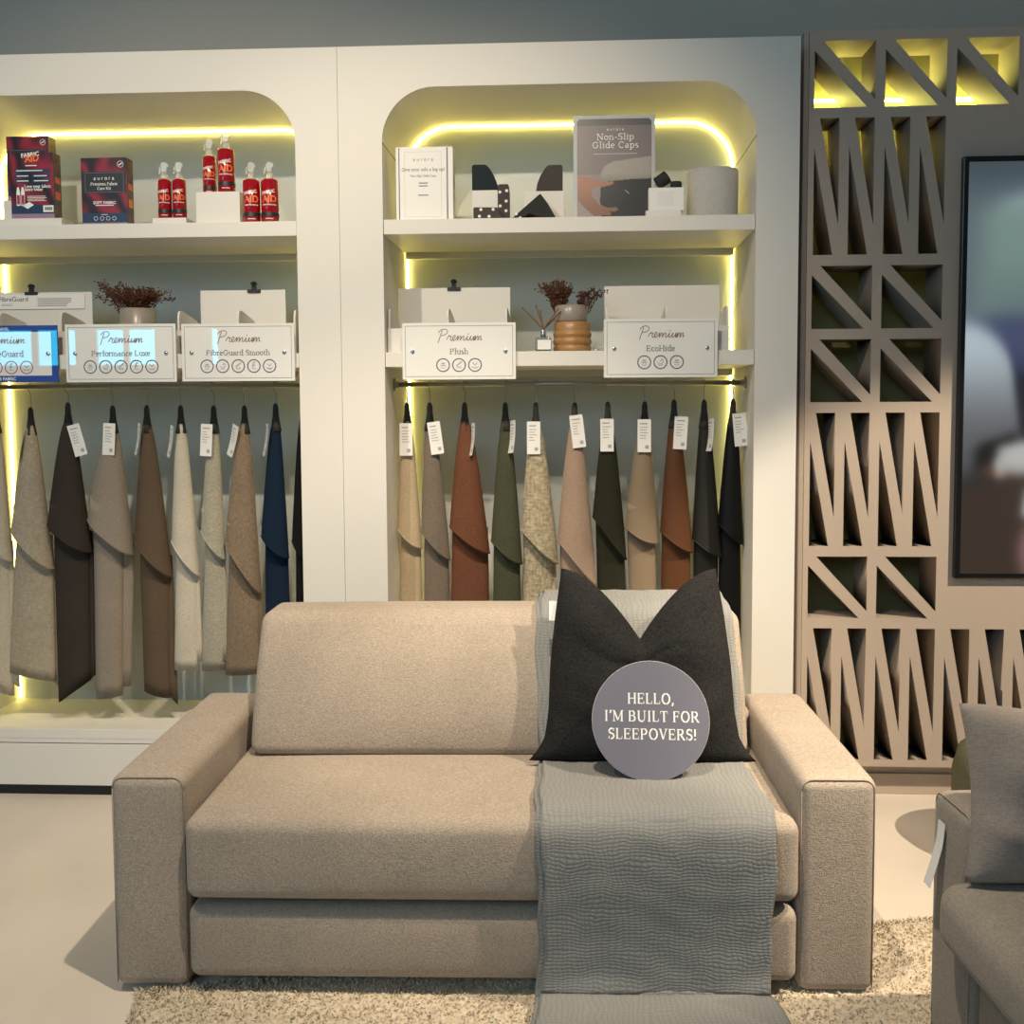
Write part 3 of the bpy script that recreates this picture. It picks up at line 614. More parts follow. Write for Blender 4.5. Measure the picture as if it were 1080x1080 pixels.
def round_sign():
    t = thing('round_sign', 'round slate blue sign reading hello leaning on the black cushion', 'sign', (.2155, -1.188, .5370), (radians(-18), radians(.9), SA)); r = .1680
    MB().rings([[(r * cos(2 * pi * i / 72), y, r + r * sin(2 * pi * i / 72)) for i in range(72)] for y in (0, .006)], False, True).disc(0, r, r, 0, 72)
    b = MB(); n = 72
    rg = lambda rr, y: [(rr * cos(2 * pi * i / n), y, r + rr * sin(2 * pi * i / n)) for i in range(n)]
    b.cur = 1; b.rings([rg(r, .006), rg(r, .0006), rg(r - .0008, 0)], True, False); b.cur = 0; b.poly(rg(r - .0008, 0)[::-1])
    b.build('board', [M['disc'], M['discedge']], t)
    w = MB(); kw = dict(weight=.105, thin=.055, track=.05, serif=.055, xs=.80)
    write(w, 'HELLO,', .001, .214, .0420, -.0006, **kw); write(w, "I'M BUILT FOR", .003, .1645, .0420, -.0006, **kw); write(w, 'SLEEPOVERS!', .004, .115, .0420, -.0006, **kw)
    w.build('lettering', M['inkwhite'], t)
round_sign()

# ------------------------------------------------------------------ rug, armchair, pouf
def rug():
    t = thing('rug', 'cream shaggy rug under the sofa front', 'rug', (-1.19, -1.40, 0), (0, 0, radians(12.4))); w, d = 2.9, 1.9
    random.seed(11); nx, ny = 120, 80; V = []; F = []
    for j in range(ny + 1):
        for i in range(nx + 1):
            x, y = w * i / nx, -d * j / ny; e = min(i, nx - i, j, ny - j)
            if e == 0: x += random.uniform(-.008, .008); y += random.uniform(-.008, .008)
            V.append((x, y, .002 if e == 0 else .011 + random.uniform(0, .006)))
    for j in range(ny):
        for i in range(nx): F.append([j * (nx + 1) + i, (j + 1) * (nx + 1) + i, (j + 1) * (nx + 1) + i + 1, j * (nx + 1) + i + 1][::-1])
    me = bpy.data.meshes.new('backing'); me.from_pydata(V, [], F); me.materials.append(M['rug']); obj('backing', me, t)
    V = []; F = []
    for _ in range(42000):
        x = random.uniform(0, w); y = -random.random() ** 1.5 * .75 if random.random() < .9 else -random.uniform(0, d)
        if 1.85 < x < w and random.random() < .35: y = -random.uniform(0, 1.0)
        a = random.uniform(0, 2 * pi); l = random.uniform(.010, .019); r = .0026; b = random.uniform(0, 2 * pi); k = random.uniform(.3, 1.0)
        dx, dy = cos(a) * r, sin(a) * r; tx, ty = cos(b) * l * k, sin(b) * l * k; n = len(V)
        V += [(x - dx, y - dy, .009), (x + dx, y + dy, .009), (x + tx * .6 + dx * .8, y + ty * .6 + dy * .8, .009 + l * .6), (x + tx * .6 - dx * .8, y + ty * .6 - dy * .8, .009 + l * .6), (x + tx, y + ty, .009 + l * .75)]
        F += [[n, n + 1, n + 2, n + 3], [n + 3, n + 2, n + 4]]
    me = bpy.data.meshes.new('pile'); me.from_pydata(V, [], F); me.materials.append(M['rug']); o = obj('pile', me, t); o['kind'] = 'stuff'
rug()

def armchair():
    # faces -x: local x runs along its front towards the camera's near side, local y runs to its back
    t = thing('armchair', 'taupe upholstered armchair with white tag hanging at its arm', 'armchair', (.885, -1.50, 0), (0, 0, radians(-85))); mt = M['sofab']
    a = rbox(0, .20, 0, .86, .03, .648, .032, (.004, .004, .006), 4, 8).build('arm', mt, t, True)
    outline_piping(.006, .194, .04, .6435, .0080, .03, .0019).build('piping', M['piping'], a, True)
    rbox(1.22, 1.42, 0, .86, .03, .648, .032, (.004, .004, .006), 4, 8).build('arm', mt, t, True)
    rbox(.155, 1.216, -.060, .66, .335, .492, .05, (0, .012, .014), 4, 10).build('seat_cushion', mt, t, True)
    rbox(.204, 1.216, .02, .66, .07, .285, .03, (0, .008, 0), 4, 10).build('base_panel', mt, t, True)
    rbox(.204, 1.216, .66, .86, .05, .80, .05).build('backrest', mt, t, True)
    for x in (.09, 1.33):
        for y in (.08, .76): MB().lathe([(.022, 0), (.026, .022)], x, y, 12).build('foot', M['black'], t)
    tg = MB()
    P = smooth_path([(.075, -.008, .590), (.074, -.012, .54), (.070, -.022, .49), (.066, -.038, .43)], 5)
    tg.rings([[(p[0] - .018, p[1], p[2]), (p[0] + .018, p[1] - .0, p[2]), (p[0] + .018, p[1] - .001, p[2]), (p[0] - .018, p[1] - .001, p[2])] for p in P]); tg.build('tag', M['paper'], t)
    t.children[-1]['label'] = 'white paper tag curling off the arm front'
armchair()
pillow('scatter_cushion', 'plain taupe cushion leaning in the armchair', M['cushion_taupe'], (1.150, -1.70, .507), (radians(-12), 0, radians(4)), .53, .50, .400, .075, .035, seed=9)
b = MB().lathe([(.0, .0), (.20, .0), (.225, .03), (.235, .15), (.235, .30), (.215, .375), (.17, .395), (.0, .40)], 0, 0, 40, False, False)
tag(b.build('pouf', M['sage'], None, True, loc=(1.57, -.42, 0)), 'sage green round pouf half hidden behind the armchair', 'pouf')

# ------------------------------------------------------------------ hanging fabric samples
def fab(name, r, g, b, k=.86, **kw):
    c = lin(r, g, b); gm = sum(c[:3]) / 3; c = [q + (gm - q) * .14 for q in c[:3]]; return fabric(name, tuple(min(.8, q * k) for q in c), **kw)
ZR = 1.683
SAMPLES = [  # tip, flap left, flap right, foot left, foot right (x, z each), cloth, label, tag (dx, top, tilt, turn)
 ((-2.433, 1.605), (-2.505, 1.074), (-2.384, .945), (-2.500, .398), (-2.415, .358), ((205, 190, 165), {}), 'pale cream fabric sample cut by the edge of the view', None),
 ((-2.285, 1.596), (-2.383, 1.083), (-2.211, .913), (-2.442, .469), (-2.229, .422), ((178, 164, 140), dict(amt=.16, scale=160)), 'slubby oatmeal linen fabric sample with uneven hem', (-.022, 1.515, -4, 62)),
 ((-2.121, 1.615), (-2.221, 1.107), (-2.040, .986), (-2.216, .331), (-2.071, .432), ((62, 54, 48), {}), 'charcoal brown fabric sample between oatmeal and grey beige ones', (.036, 1.525, 15, 0)),
 ((-1.934, 1.602), (-2.052, 1.127), (-1.864, .974), (-2.055, .349), (-1.940, .363), ((150, 137, 122), {}), 'grey beige fabric sample with curled puckered edge', (.0, 1.53, -3, 5)),
 ((-1.788, 1.602), (-1.854, 1.035), (-1.699, .882), (-1.843, .384), (-1.730, .353), ((100, 82, 64), {}), 'mid brown wool fabric sample with pointed foot', (-.022, 1.53, -6, 58)),
 ((-1.643, 1.601), (-1.695, 1.035), (-1.581, .887), (-1.710, .476), (-1.604, .477), ((205, 195, 176), {}), 'off white smooth fabric sample', (-.027, 1.52, -8, 55)),
 ((-1.502, 1.600), (-1.568, 1.076), (-1.465, .955), (-1.590, .473), (-1.485, .478), ((172, 165, 146), dict(amt=.3)), 'pale grey green flecked fabric sample', (-.018, 1.525, -3, 12)),
 ((-1.370, 1.599), (-1.464, 1.028), (-1.315, .815), (-1.485, .457), (-1.334, .467), ((136, 116, 94), dict(amt=.25, scale=240)), 'heathered taupe fabric sample beside the navy one', (-.028, 1.52, -16, 45)),
 ((-1.238, 1.607), (-1.309, 1.056), (-1.194, .964), (-1.310, .463), (-1.213, .464), ((12, 36, 60), {}), 'navy blue fabric sample', (-.028, 1.525, -5, 64)),
 ((-1.124, 1.598), (-1.180, 1.036), (-1.090, .917), (-1.180, .464), (-1.092, .465), ((28, 28, 26), {}), 'near black fabric sample beside the navy one against the cabinet side', None),
 ((-.690, 1.608), (-.736, 1.085), (-.634, 1.006), (-.738, .468), (-.640, .469), ((196, 174, 138), {}), 'cream wool fabric sample nearest the cabinet side wall', (.0, 1.525, 0, 4)),
 ((-.596, 1.607), (-.637, 1.077), (-.516, .958), (-.636, .469), (-.528, .470), ((126, 112, 97), dict(amt=.22)), 'mushroom grey fabric sample between cream and rust ones', (.019, 1.53, 8, 6)),
 ((-.451, 1.607), (-.518, 1.097), (-.350, .986), (-.526, .470), (-.357, .472), ((116, 70, 46), dict(amt=.2)), 'rust orange fabric sample', (.038, 1.525, 4, 70)),
 ((-.283, 1.606), (-.345, 1.038), (-.216, .943), (-.345, .472), (-.230, .473), ((76, 78, 58), dict(amt=.25)), 'sage olive green fabric sample beside the gold tweed', (.032, 1.535, 5, 64)),
 ((-.158, 1.605), (-.223, 1.085), (-.067, .944), (-.215, .473), (-.100, .474), ((178, 164, 134), dict(amt=.4, scale=120, weave=.7)), 'gold and cream slub tweed fabric sample', (-.008, 1.53, 0, 3)),
 ((.001, 1.604), (-.071, 1.038), (.090, .853), (-.060, .474), (.082, .475), ((170, 143, 122), {}), 'blush beige fabric sample above the cushion corner', (.004, 1.555, 7, 0)),
 ((.136, 1.607), (.074, 1.137), (.214, .960), (.104, .476), (.219, .477), ((44, 44, 30), {}), 'dark moss green fabric sample', (-.004, 1.54, 0, 0)),
 ((.286, 1.607), (.206, 1.094), (.342, 1.031), (.231, .477), (.340, .478), ((142, 122, 97), dict(amt=.06, weave=.1, rough=.6)), 'smooth stone taupe hide sample', (-.004, 1.537, 0, 2)),
 ((.405, 1.614), (.350, 1.078), (.485, .992), (.352, .478), (.488, .479), ((96, 58, 30), dict(amt=.08, weave=.12, rough=.5)), 'tan brown leather look sample', (.027, 1.548, -3, 10)),
 ((.527, 1.613), (.481, 1.047), (.601, .977), (.488, .479), (.593, .480), ((40, 40, 35), dict(amt=.06, weave=.1, rough=.55)), 'charcoal grey hide sample beside the tan leather one', (.024, 1.54, 3, 70)),
 ((.642, 1.616), (.585, 1.110), (.690, 1.024), (.589, .480), (.688, .481), ((18, 19, 20), dict(amt=.06, weave=.1, rough=.5)), 'black leather look sample at the end of the hanging rail', (.019, 1.56, 5, 0)),
]
M['tape'] = fabric('dark_neck_cloth', (.045, .043, .04), .2, 200, .3)
def lerp(a, b, t): return a + (b - a) * t
def sample(i, tip, fl, fr, bl, br, cl, label, tg):
    random.seed(100 + i); x0 = tip[0]; yc = .2 + random.uniform(-.006, .006)
    t = thing('fabric_sample', label, 'fabric sample', (x0, yc, ZR), group='fabric samples hung on the cabinet rails')
    X = lambda x: x - x0
    Z = lambda z: z - ZR
    mt = fab('sample_cloth', *cl[0], **cl[1]); n = 36; ph = random.uniform(0, 6)
    def ring(xl, xr, zl, zr, dep, cy=0, fold=.03, sh=1.0, pw=1.35, sag=0):
        out = []; m_ = (xl + xr) / 2; hw = (xr - xl) / 2 * sh
        for k in range(n):
            a = 2 * pi * k / n; w = 1 + fold * sin(3 * a + ph) + fold * .6 * sin(5 * a + ph * 2)
            u = (1 + cos(a)) / 2
            y = cy + dep * sh * w * sin(a) * (1 if sin(a) < 0 else .8)
            out.append((X(m_ + hw * cos(a)), y, Z(zl + (zr - zl) * (u ** pw) - sag * sin(a) ** 2)))
        return out
    hw = (fr[0] - fl[0]) / 2; dep = max(.034, hw * .70)
    zt = tip[1] - .075
    R = []
    for s in range(19):
        q = s / 18; g = q ** .72
        xl = lerp(tip[0] - .015, fl[0], g); xr = lerp(tip[0] + .015, fr[0], g)
        R.append(ring(xl, xr, lerp(zt, fl[1], q), lerp(zt, fr[1], q), lerp(.015, dep, g), 0, .035 * q, sag=.022 * q * q))
    hem = ring(fl[0], fr[0], fl[1] - .004, fr[1] - .004, dep + .001, 0, .035, sag=.022)
    inner = [ring(fl[0], fr[0], fl[1] - .003, fr[1] - .003, dep, 0, .035, .93, sag=.022), ring(fl[0], fr[0], fl[1] + .10, fr[1] + .10, dep, 0, .035, .86)]
    b = MB().rings(R + [hem] + inner, True, True)
    f = b.build('top_flap', mt, t, True)
    e = MB(); e.tube([(p[0], p[1] , p[2] + .006) for p in hem], .0022, 5, True); e.build('hem', mt, f, True)
    # lower roll, tucked up inside the flap
    mi = (fl[0] + fr[0]) / 2; R = []
    tl = max(fl[0] + .010, lerp(bl[0], fl[0], .6)); tr = min(fr[0] - .010, lerp(br[0], fr[0], .35))
    zt2 = max(fl[1], fr[1]) - .0
    for s in range(13):
        q = s / 12; cyy = .020
        xl = lerp(tl, bl[0], q); xr = lerp(tr, br[0], q)
        top = lerp(fl[1], fr[1], .35) + .07
        R.append(ring(xl, xr, lerp(top, bl[1], q), lerp(top - .04, br[1], q), dep * .58, .026, .04, 1, 1.0, .0))
    foot = [ring(bl[0], br[0], bl[1] + .002, br[1] + .002, dep * .58, .026, .04, .92, 1.0), ring(bl[0], br[0], bl[1] + .12, br[1] + .12, dep * .58, .026, .04, .86, 1.0)]
    MB().rings(R + foot, True, True).build('lower_roll', mt, t, True)
    # the loose inner fold that hangs behind
    c2 = lerp(bl[0], br[0], .35); R = []
    for s in range(8):
        q = s / 7; R.append(ring(lerp(c2, c2 + .005, q), lerp(fr[0] - .012, min(fr[0] - .004, br[0] + .03), q), lerp(fr[1] + .12, bl[1] + .05, q), lerp(fr[1] + .08, br[1] + .035 - .07 * (i % 3 == 1), q), dep * .35, dep * .70, .06))
    MB().rings(R).build('inner_fold', mt, t, True)
    MB().rings([ring(tip[0] - r, tip[0] + r, tip[1] - d, tip[1] - d, r * .9, 0, .12) for d, r in ((-.002, .006), (.012, .011), (.045, .0125), (.085, .0185), (.115, .0235))]).build('neck_band', M['tape'] if max(cl[0]) < 206 else M['tape'], t, True)
    hk = [(0, .0, tip[1] - ZR - .01), (.004, 0, tip[1] - ZR + .02), (.002, 0, -.030), (-.012, 0, -.012), (-.0125, .0, .004), (-.004, 0, .0135), (.006, 0, .0125), (.0125, 0, .004)]
    MB().tube(smooth_path([(0, x, z) for x, y, z in hk] if i % 2 else [(x * .5, x, z) for x, y, z in hk], 5), .0021, 6).build('hook', M['steel'], t, True)
    if tg:
        dx, zz, tilt, turn = tg; m = MB(); w, h = .054, .133
        V = []
        cs = [(-w / 2 + w * q / 4, -h * r / 8) for r in range(9) for q in range(5)]
        c_, s_ = cos(radians(turn)), sin(radians(turn)); ct, st_ = cos(radians(tilt)), sin(radians(tilt))
        def place(x, y, z):
            x, z = x * ct - z * st_ * 1, x * st_ + z * ct
            bend = .9 * z * z * (1 if turn > 40 else .2); y -= bend
            xx, yy = x * c_ + y * s_, -x * s_ + y * c_
            return (xx + dx, yy - (.036 if turn < 40 else .030), z + zz - ZR)
        m.v = [(x, 0, z) for x, z in cs]; m.f = [[r * 5 + q, (r + 1) * 5 + q, (r + 1) * 5 + q + 1, r * 5 + q + 1] for r in range(8) for q in range(4)]; m.mi = [0] * len(m.f)
        m.cur = 1; textlines(m, -.018, .016, -.020, 1, .01, .005, -.0008); textlines(m, -.018, .016, -.034, 5, .011, .0028, -.0008, .5); m.poly([(.004, -.0008, -.119), (.018, -.0008, -.119), (.018, -.0008, -.105), (.004, -.0008, -.105)])
        m.xform(place); m.build('swing_tag', [M['paper'], M['inklight']], t)
for i, a in enumerate(SAMPLES): sample(i, *a)

# ------------------------------------------------------------------ name boards on the front of the lower shelf
def icon(mb, kind, x, z, r, y):
    k = r * .42
    if kind == 0: mb.box(x - k * .7, x + k * .7, y, y + .0002, z - k * .1, z + k * .5); mb.box(x - k, x + k, y, y + .0002, z - k * .75, z - k * .4)
    elif kind == 1: mb.ribbon(arc(x, z, k, k, 200, 430, 10), r * .1, y); mb.ribbon([(x, z), (x + k * .6, z + k * .6)], r * .14, y)
    elif kind == 2: mb.ribbon([(x - k, z - k * .6), (x + k * .2, z + k * .2), (x + k, z + k)], r * .22, y); mb.ribbon([(x - k, z - k), (x + k, z - k)], r * .08, y)
    elif kind == 3: mb.ribbon([(x - k * .5, z - k), (x - k * .1, z + k), (x + k * .6, z + k)], r * .2, y); mb.ribbon([(x - k * .2, z), (x + k * .6, z - k * .2)], r * .14, y)
    else: mb.ribbon([(x - k * .8, z + k * .5), (x, z - k * .5), (x + k * .8, z + k * .5)], r * .16, y); mb.ribbon(arc(x, z, k * 1.5, k * 1.5, 210, 330, 8), r * .08, y)
def board(label, x0, x1, z0, z1, line, icons, tw, rotz=0, blue=False, off=0):
    w = x1 - x0; h = z1 - z0; t = thing('name_board', label, 'sign', ((x0 + x1) / 2, -.012, (z0 + z1) / 2), (0, 0, radians(rotz)), 'fabric range signs on the lower shelves')
    MB().box(-w / 2, w / 2, 0, .005, -h / 2, h / 2).build('panel', M['boardblue'] if blue else M['board'], t, bevel=.0006)
    ink = MB(); br = MB(); ic = MB(); pu = MB(); y = -.0006
    if blue:
        MB().poly([(-w / 2 + .027, y * .5, -h / 2 + .026), (w / 2 - .027, y * .5, -h / 2 + .026), (w / 2 - .027, y * .5, h / 2 - .026), (-w / 2 + .027, y * .5, h / 2 - .026)]).build('white_field', M['board'], t)
        wf = MB(); add_sans(wf, "SOFT MARVEL", -.02, h / 2 - .019, .015, y, .02); add_sans(wf, "LIFE'S FABRIC", .0, -h / 2 + .008, .017, y, .02); wf.build('lettering', M['inkwhite'], t)
    else:
        i = .012; P = [(-w / 2 + i, -h / 2 + i), (w / 2 - i, -h / 2 + i), (w / 2 - i, h / 2 - i), (-w / 2 + i, h / 2 - i)]
        for k in range(4): a, b = P[k], P[(k + 1) % 4]; ink.ribbon([a, b], .0016, y)
    script_premium(br, .002 + off, .040, .175, y, .0028)
    m0 = MB(); nat = write(m0, line, 0, 0, 1.0, 0); write(ink, line, off, -.011, tw / nat, y, weight=.11, thin=.075, track=.01)
    n = len(icons); r = .0245
    for k, q in enumerate(icons):
        x = off + (k - (n - 1) / 2) * .0625; zc = -.054
        pu.disc(x, zc, .0035, y, 32, r)
        for a in range(24): pu.disc(x + (r + .0015) * cos(a * pi / 12), zc + (r + .0015) * sin(a * pi / 12), .0017, y * .9, 6)
        icon(ic, q, x, zc + .004, r, y); ic.poly([(x - .009, y, zc - .012), (x + .009, y, zc - .012), (x + .009, y, zc - .0095), (x - .009, y, zc - .0095)])
    ink.build('lettering', M['inkgrey'], t); br.build('script_lettering', M['inkbrown'], t)
    pu.build('badge_ring', M['inkpink'] if blue else M['inkpurple'], t); ic.build('badge_icon', M['inklight'], t)
    for s in (-1, 1):
        MB().rings([[(s * (w / 2 - .040) + rr * cos(2 * pi * k / 14), yy, rr * sin(2 * pi * k / 14) + .0) for k in range(14)] for rr, yy in ((.0065, .014), (.0065, -.002), (.0075, -.002), (.0075, -.0045), (.006, -.0055))], True, True).build('screw', M['chrome'], t, True)
board('blue bordered sign cut by the view edge beside the Performance board', -2.499, -2.051, 1.698, 1.923, 'FibreGuard', (0, 1, 3, 4), .165, 0, True, .0)
board('white sign reading performance luxe with five round badges', -2.020, -1.572, 1.696, 1.925, 'Performance Luxe', (0, 1, 2, 3, 4), .235)
board('white sign reading fibre guard smooth with five round badges', -1.549, -1.098, 1.697, 1.923, 'FibreGuard Smooth', (0, 1, 2, 3, 4), .252)
board('white sign reading plush with three round badges', -.671, -.227, 1.698, 1.918, 'Plush', (0, 2, 4), .072)
board('white sign reading eco hide with three round badges', .114, .550, 1.701, 1.926, 'EcoHide', (0, 1, 0), .110)

# ------------------------------------------------------------------ literature trays, clips
ZS = 1.8065
def tray(label, x0, x1, bx0, bx1, divs):
    t = thing('literature_tray', label, 'tray', (x0, .05, ZS), group='white divided trays behind the signs'); L = lambda x: x - x0
    b = MB().box(0, x1 - x0, 0, .25, 0, .005); b.build('base', M['white'], t)
    MB().box(0, x1 - x0, 0, .005, .005, .096).build('front_wall', M['white'], t, bevel=.001)
    MB().box(0, x1 - x0, .245, .25, .005, .13).build('rear_wall', M['white'], t, bevel=.001)
    for x in divs:
        o = [(.006, .005), (.244, .005), (.244, .13), (.20, .150), (.05, .176)] + [(.022, .174), (.012, .165), (.006, .145)]
        m = MB(); n = 0
        for xx in (L(x) - .004, L(x) + .004): m.v += [(xx, a, c) for a, c in o]
        k = len(o); m.f = [list(range(k))[::-1], list(range(k, 2 * k))] + [[i, (i + 1) % k, k + (i + 1) % k, k + i] for i in range(k)]; m.mi = [0] * len(m.f)
        m.build('divider', M['white'], t, bevel=.001)
    MB().box(L(bx0), L(bx1), .236, .2405, .0055, .279).build('backing_card', M['white'], t)
    return t
tray('white divided tray holding a card clipped behind the blue sign', -2.500, -2.040, -2.492, -2.045, (-2.494, -2.325, -2.070))
tray('white divided tray behind the fibre guard smooth sign', -1.592, -1.108, -1.576, -1.213, (-1.586, -1.343, -1.114))
tray('white divided tray behind the plush sign', -.738, -.262, -.734, -.266, (-.733, -.500, -.268))
tray('white divided tray behind the eco hide sign', .120, .602, .124, .598, (.126, .360, .597))
def clip(x, z, label):
    t = thing('bulldog_clip', label, 'clip', (x, .285, z), group='black clips on the backing cards')
    MB().prism([(-.028, -.010), (.028, -.010), (.028, .003), (-.028, .003)], -.008, .008).build('jaw', M['black'], t, bevel=.002)
    MB().prism([(-.010, .003), (.010, .003), (.008, .022)] + arc(0, .026, .013, .011, -20, 200, 10) + [(-.008, .022)], -.007, .006).build('grip', M['black'], t, bevel=.001)
clip(-2.307, 2.084, 'black bulldog clip above the printed card'); clip(-1.345, 2.084, 'black bulldog clip above the fibre guard smooth sign'); clip(-.500, 2.084, 'black bulldog clip above the plush sign')
def info_card():
    t = thing('information_card', 'long white printed card clipped to the tray backing', 'card', (-2.28, .281, 2.045)); 
    MB().box(-.205, .205, 0, .0015, -.030, .032).build('card', M['paper'], t)
    k = MB(); add_sans(k, 'FibreGuard', -.105, .003, .028, -.0004, .004); k.ribbon(arc(-.182, .008, .013, .013, 0, 360, 20), .006, -.0004); k.build('lettering', M['ink'], t)
    k = MB(); textlines(k, .0, .155, .012, 5, .0075, .0028, -.0004, .2); textlines(k, -.16, -.11, -.010, 2, .006, .0015, -.0004, .1); k.build('small_print', M['inkgrey'], t)
info_card()

# ------------------------------------------------------------------ dried flowers, pots, diffuser
def flowers(name, parent, c, rx, up, n, seed, out=1.0, lean=0.0):
    random.seed(seed); m = MB()
    for i in range(n):
        a = random.uniform(0, 2 * pi); e = random.random() ** .6; h = up * random.uniform(.55, 1.0) * (1 - .35 * e * out)
        p0 = (c[0] + .02 * cos(a), c[1] + .02 * sin(a), c[2] - .02); p2 = (c[0] + rx * e * cos(a) + lean, c[1] + rx * .6 * e * sin(a), c[2] + h)
        p1 = (lerp(p0[0], p2[0], .4), lerp(p0[1], p2[1], .4), c[2] + h * .62)
        P = smooth_path([p0, p1, p2], 4); m.tube(P, .0011, 4)
        for _ in range(15):
            q = P[random.randint(2, len(P) - 1)]; r = random.uniform(.004, .0095); w = [random.uniform(-.012, .012) for _ in range(3)]; n0 = len(m.v); b = (q[0] + w[0], q[1] + w[1], q[2] + w[2] * .8)
            d = Vector((random.uniform(-1, 1), random.uniform(-1, 1), random.uniform(-.3, 1))).normalized() * r; s = Vector((random.uniform(-1, 1), random.uniform(-1, 1), random.uniform(-1, 1))).normalized() * r * .5
            B = Vector(b); m.v += [tuple(B - d), tuple(B + s), tuple(B + d), tuple(B - s), tuple(B + s.cross(d).normalized() * r * .5), tuple(B - s.cross(d).normalized() * r * .5)]
            for q_ in ((0, 1, 4), (1, 2, 4), (2, 3, 4), (3, 0, 4), (1, 0, 5), (2, 1, 5), (3, 2, 5), (0, 3, 5)): m.f.append([n0 + z for z in q_]); m.mi.append(0)
    return m.build(name, M['twig'], parent)
def pot_profile(r, h): return [(0, 0), (r * .94, 0), (r, .006), (r, h - .003), (r - .004, h), (r - .008, h - .003), (r - .008, h - .03), (0, h - .03)]
t = thing('dried_flower_pot', 'grey ceramic pot of brown dried flowers behind the performance sign', 'plant pot', (-1.810, .20, ZS))
MB().lathe(pot_profile(.072, .197), 0, 0, 36, False, False).build('pot', M['clay'], t, True); flowers('dried_flowers', t, (0, 0, .19), .160, .115, 95, 21)
f = flowers('flower_sprig', t, (-.055, 0, .19), .075, .135, 16, 33, .3, -.055)
t = thing('ring_vase', 'honey coloured wooden vase of stacked rings under the grey pot', 'vase', (-.008, .13, ZS))
pr = [(0, 0), (.070, 0)]
for z0, z1, r in ((.0, .027, .076), (.027, .055, .078), (.055, .083, .077)):
    pr += [(r - .006 + .006 * sin(pi * k / 8), lerp(z0, z1, k / 8)) for k in range(1, 9)]
pr += [(.071, .085), (.0725, .116), (.068, .119), (0, .119)]
MB().lathe(pr, 0, 0, 40, False, False).build('body', M['wood'], t, True)
t = thing('dried_flower_pot', 'small grey ceramic pot of dried flowers standing on the wooden ring vase', 'plant pot', (-.014, .13, ZS + .1195))
MB().lathe(pot_profile(.0635, .066), 0, 0, 36, False, False).build('pot', M['clay'], t, True)
flowers('dried_flowers', t, (-.045, .02, .058), .075, .115, 55, 5, .6, -.015); flowers('flower_sprig', t, (.055, 0, .055), .06, .085, 18, 9, .5, .035)
t = thing('reed_diffuser', 'small glass reed diffuser bottle with brown sticks beside the wooden vase', 'diffuser', (-.122, .052, ZS))
rbox(-.032, .032, -.022, .022, 0, .056, .006).build('bottle', M['glass'], t, True)
MB().lathe([(.0095, .0565), (.0105, .06), (.0105, .084), (.008, .087)], 0, 0, 20).build('collar', M['chrome'], t, True)
MB().box(-.022, .030, -.0232, -.0225, .008, .045).build('label', M['paper'], t)
for dx, dy, h in ((-.085, .0, .155), (-.03, .02, .165), (-.012, -.02, .14), (.062, .01, .150), (.075, .03, .145), (.045, .04, .11)):
    MB().tube([(dx * -.02, dy * -.02, .0875), (dx, dy, h + .02)], .0026, 6).build('reed', M['reed'], t)
m = MB(); random.seed(4)
for k in range(6):
    a = radians(20 + 22 * k); m.tube(smooth_path([(0, 0, .003), (.018 * cos(a), 0, .003 + .02 * sin(a)), (.034 * cos(a) + .004, 0, .006 + .034 * sin(a))], 4), .0012, 5)
    m.lathe([(0, .0), (.0035, .0035), (0, .007)], .034 * cos(a) + .004, 0, 8) if False else None
m.tube(smooth_path([(-.012, 0, .002), (.02, 0, .006), (.05, 0, .002)], 5), .0022, 5)
tag(m.build('twig_ornament', M['steel'], None, True, loc=(.078, .07, ZS)), 'little dark wire twig ornament lying beside the wooden vase', 'ornament')

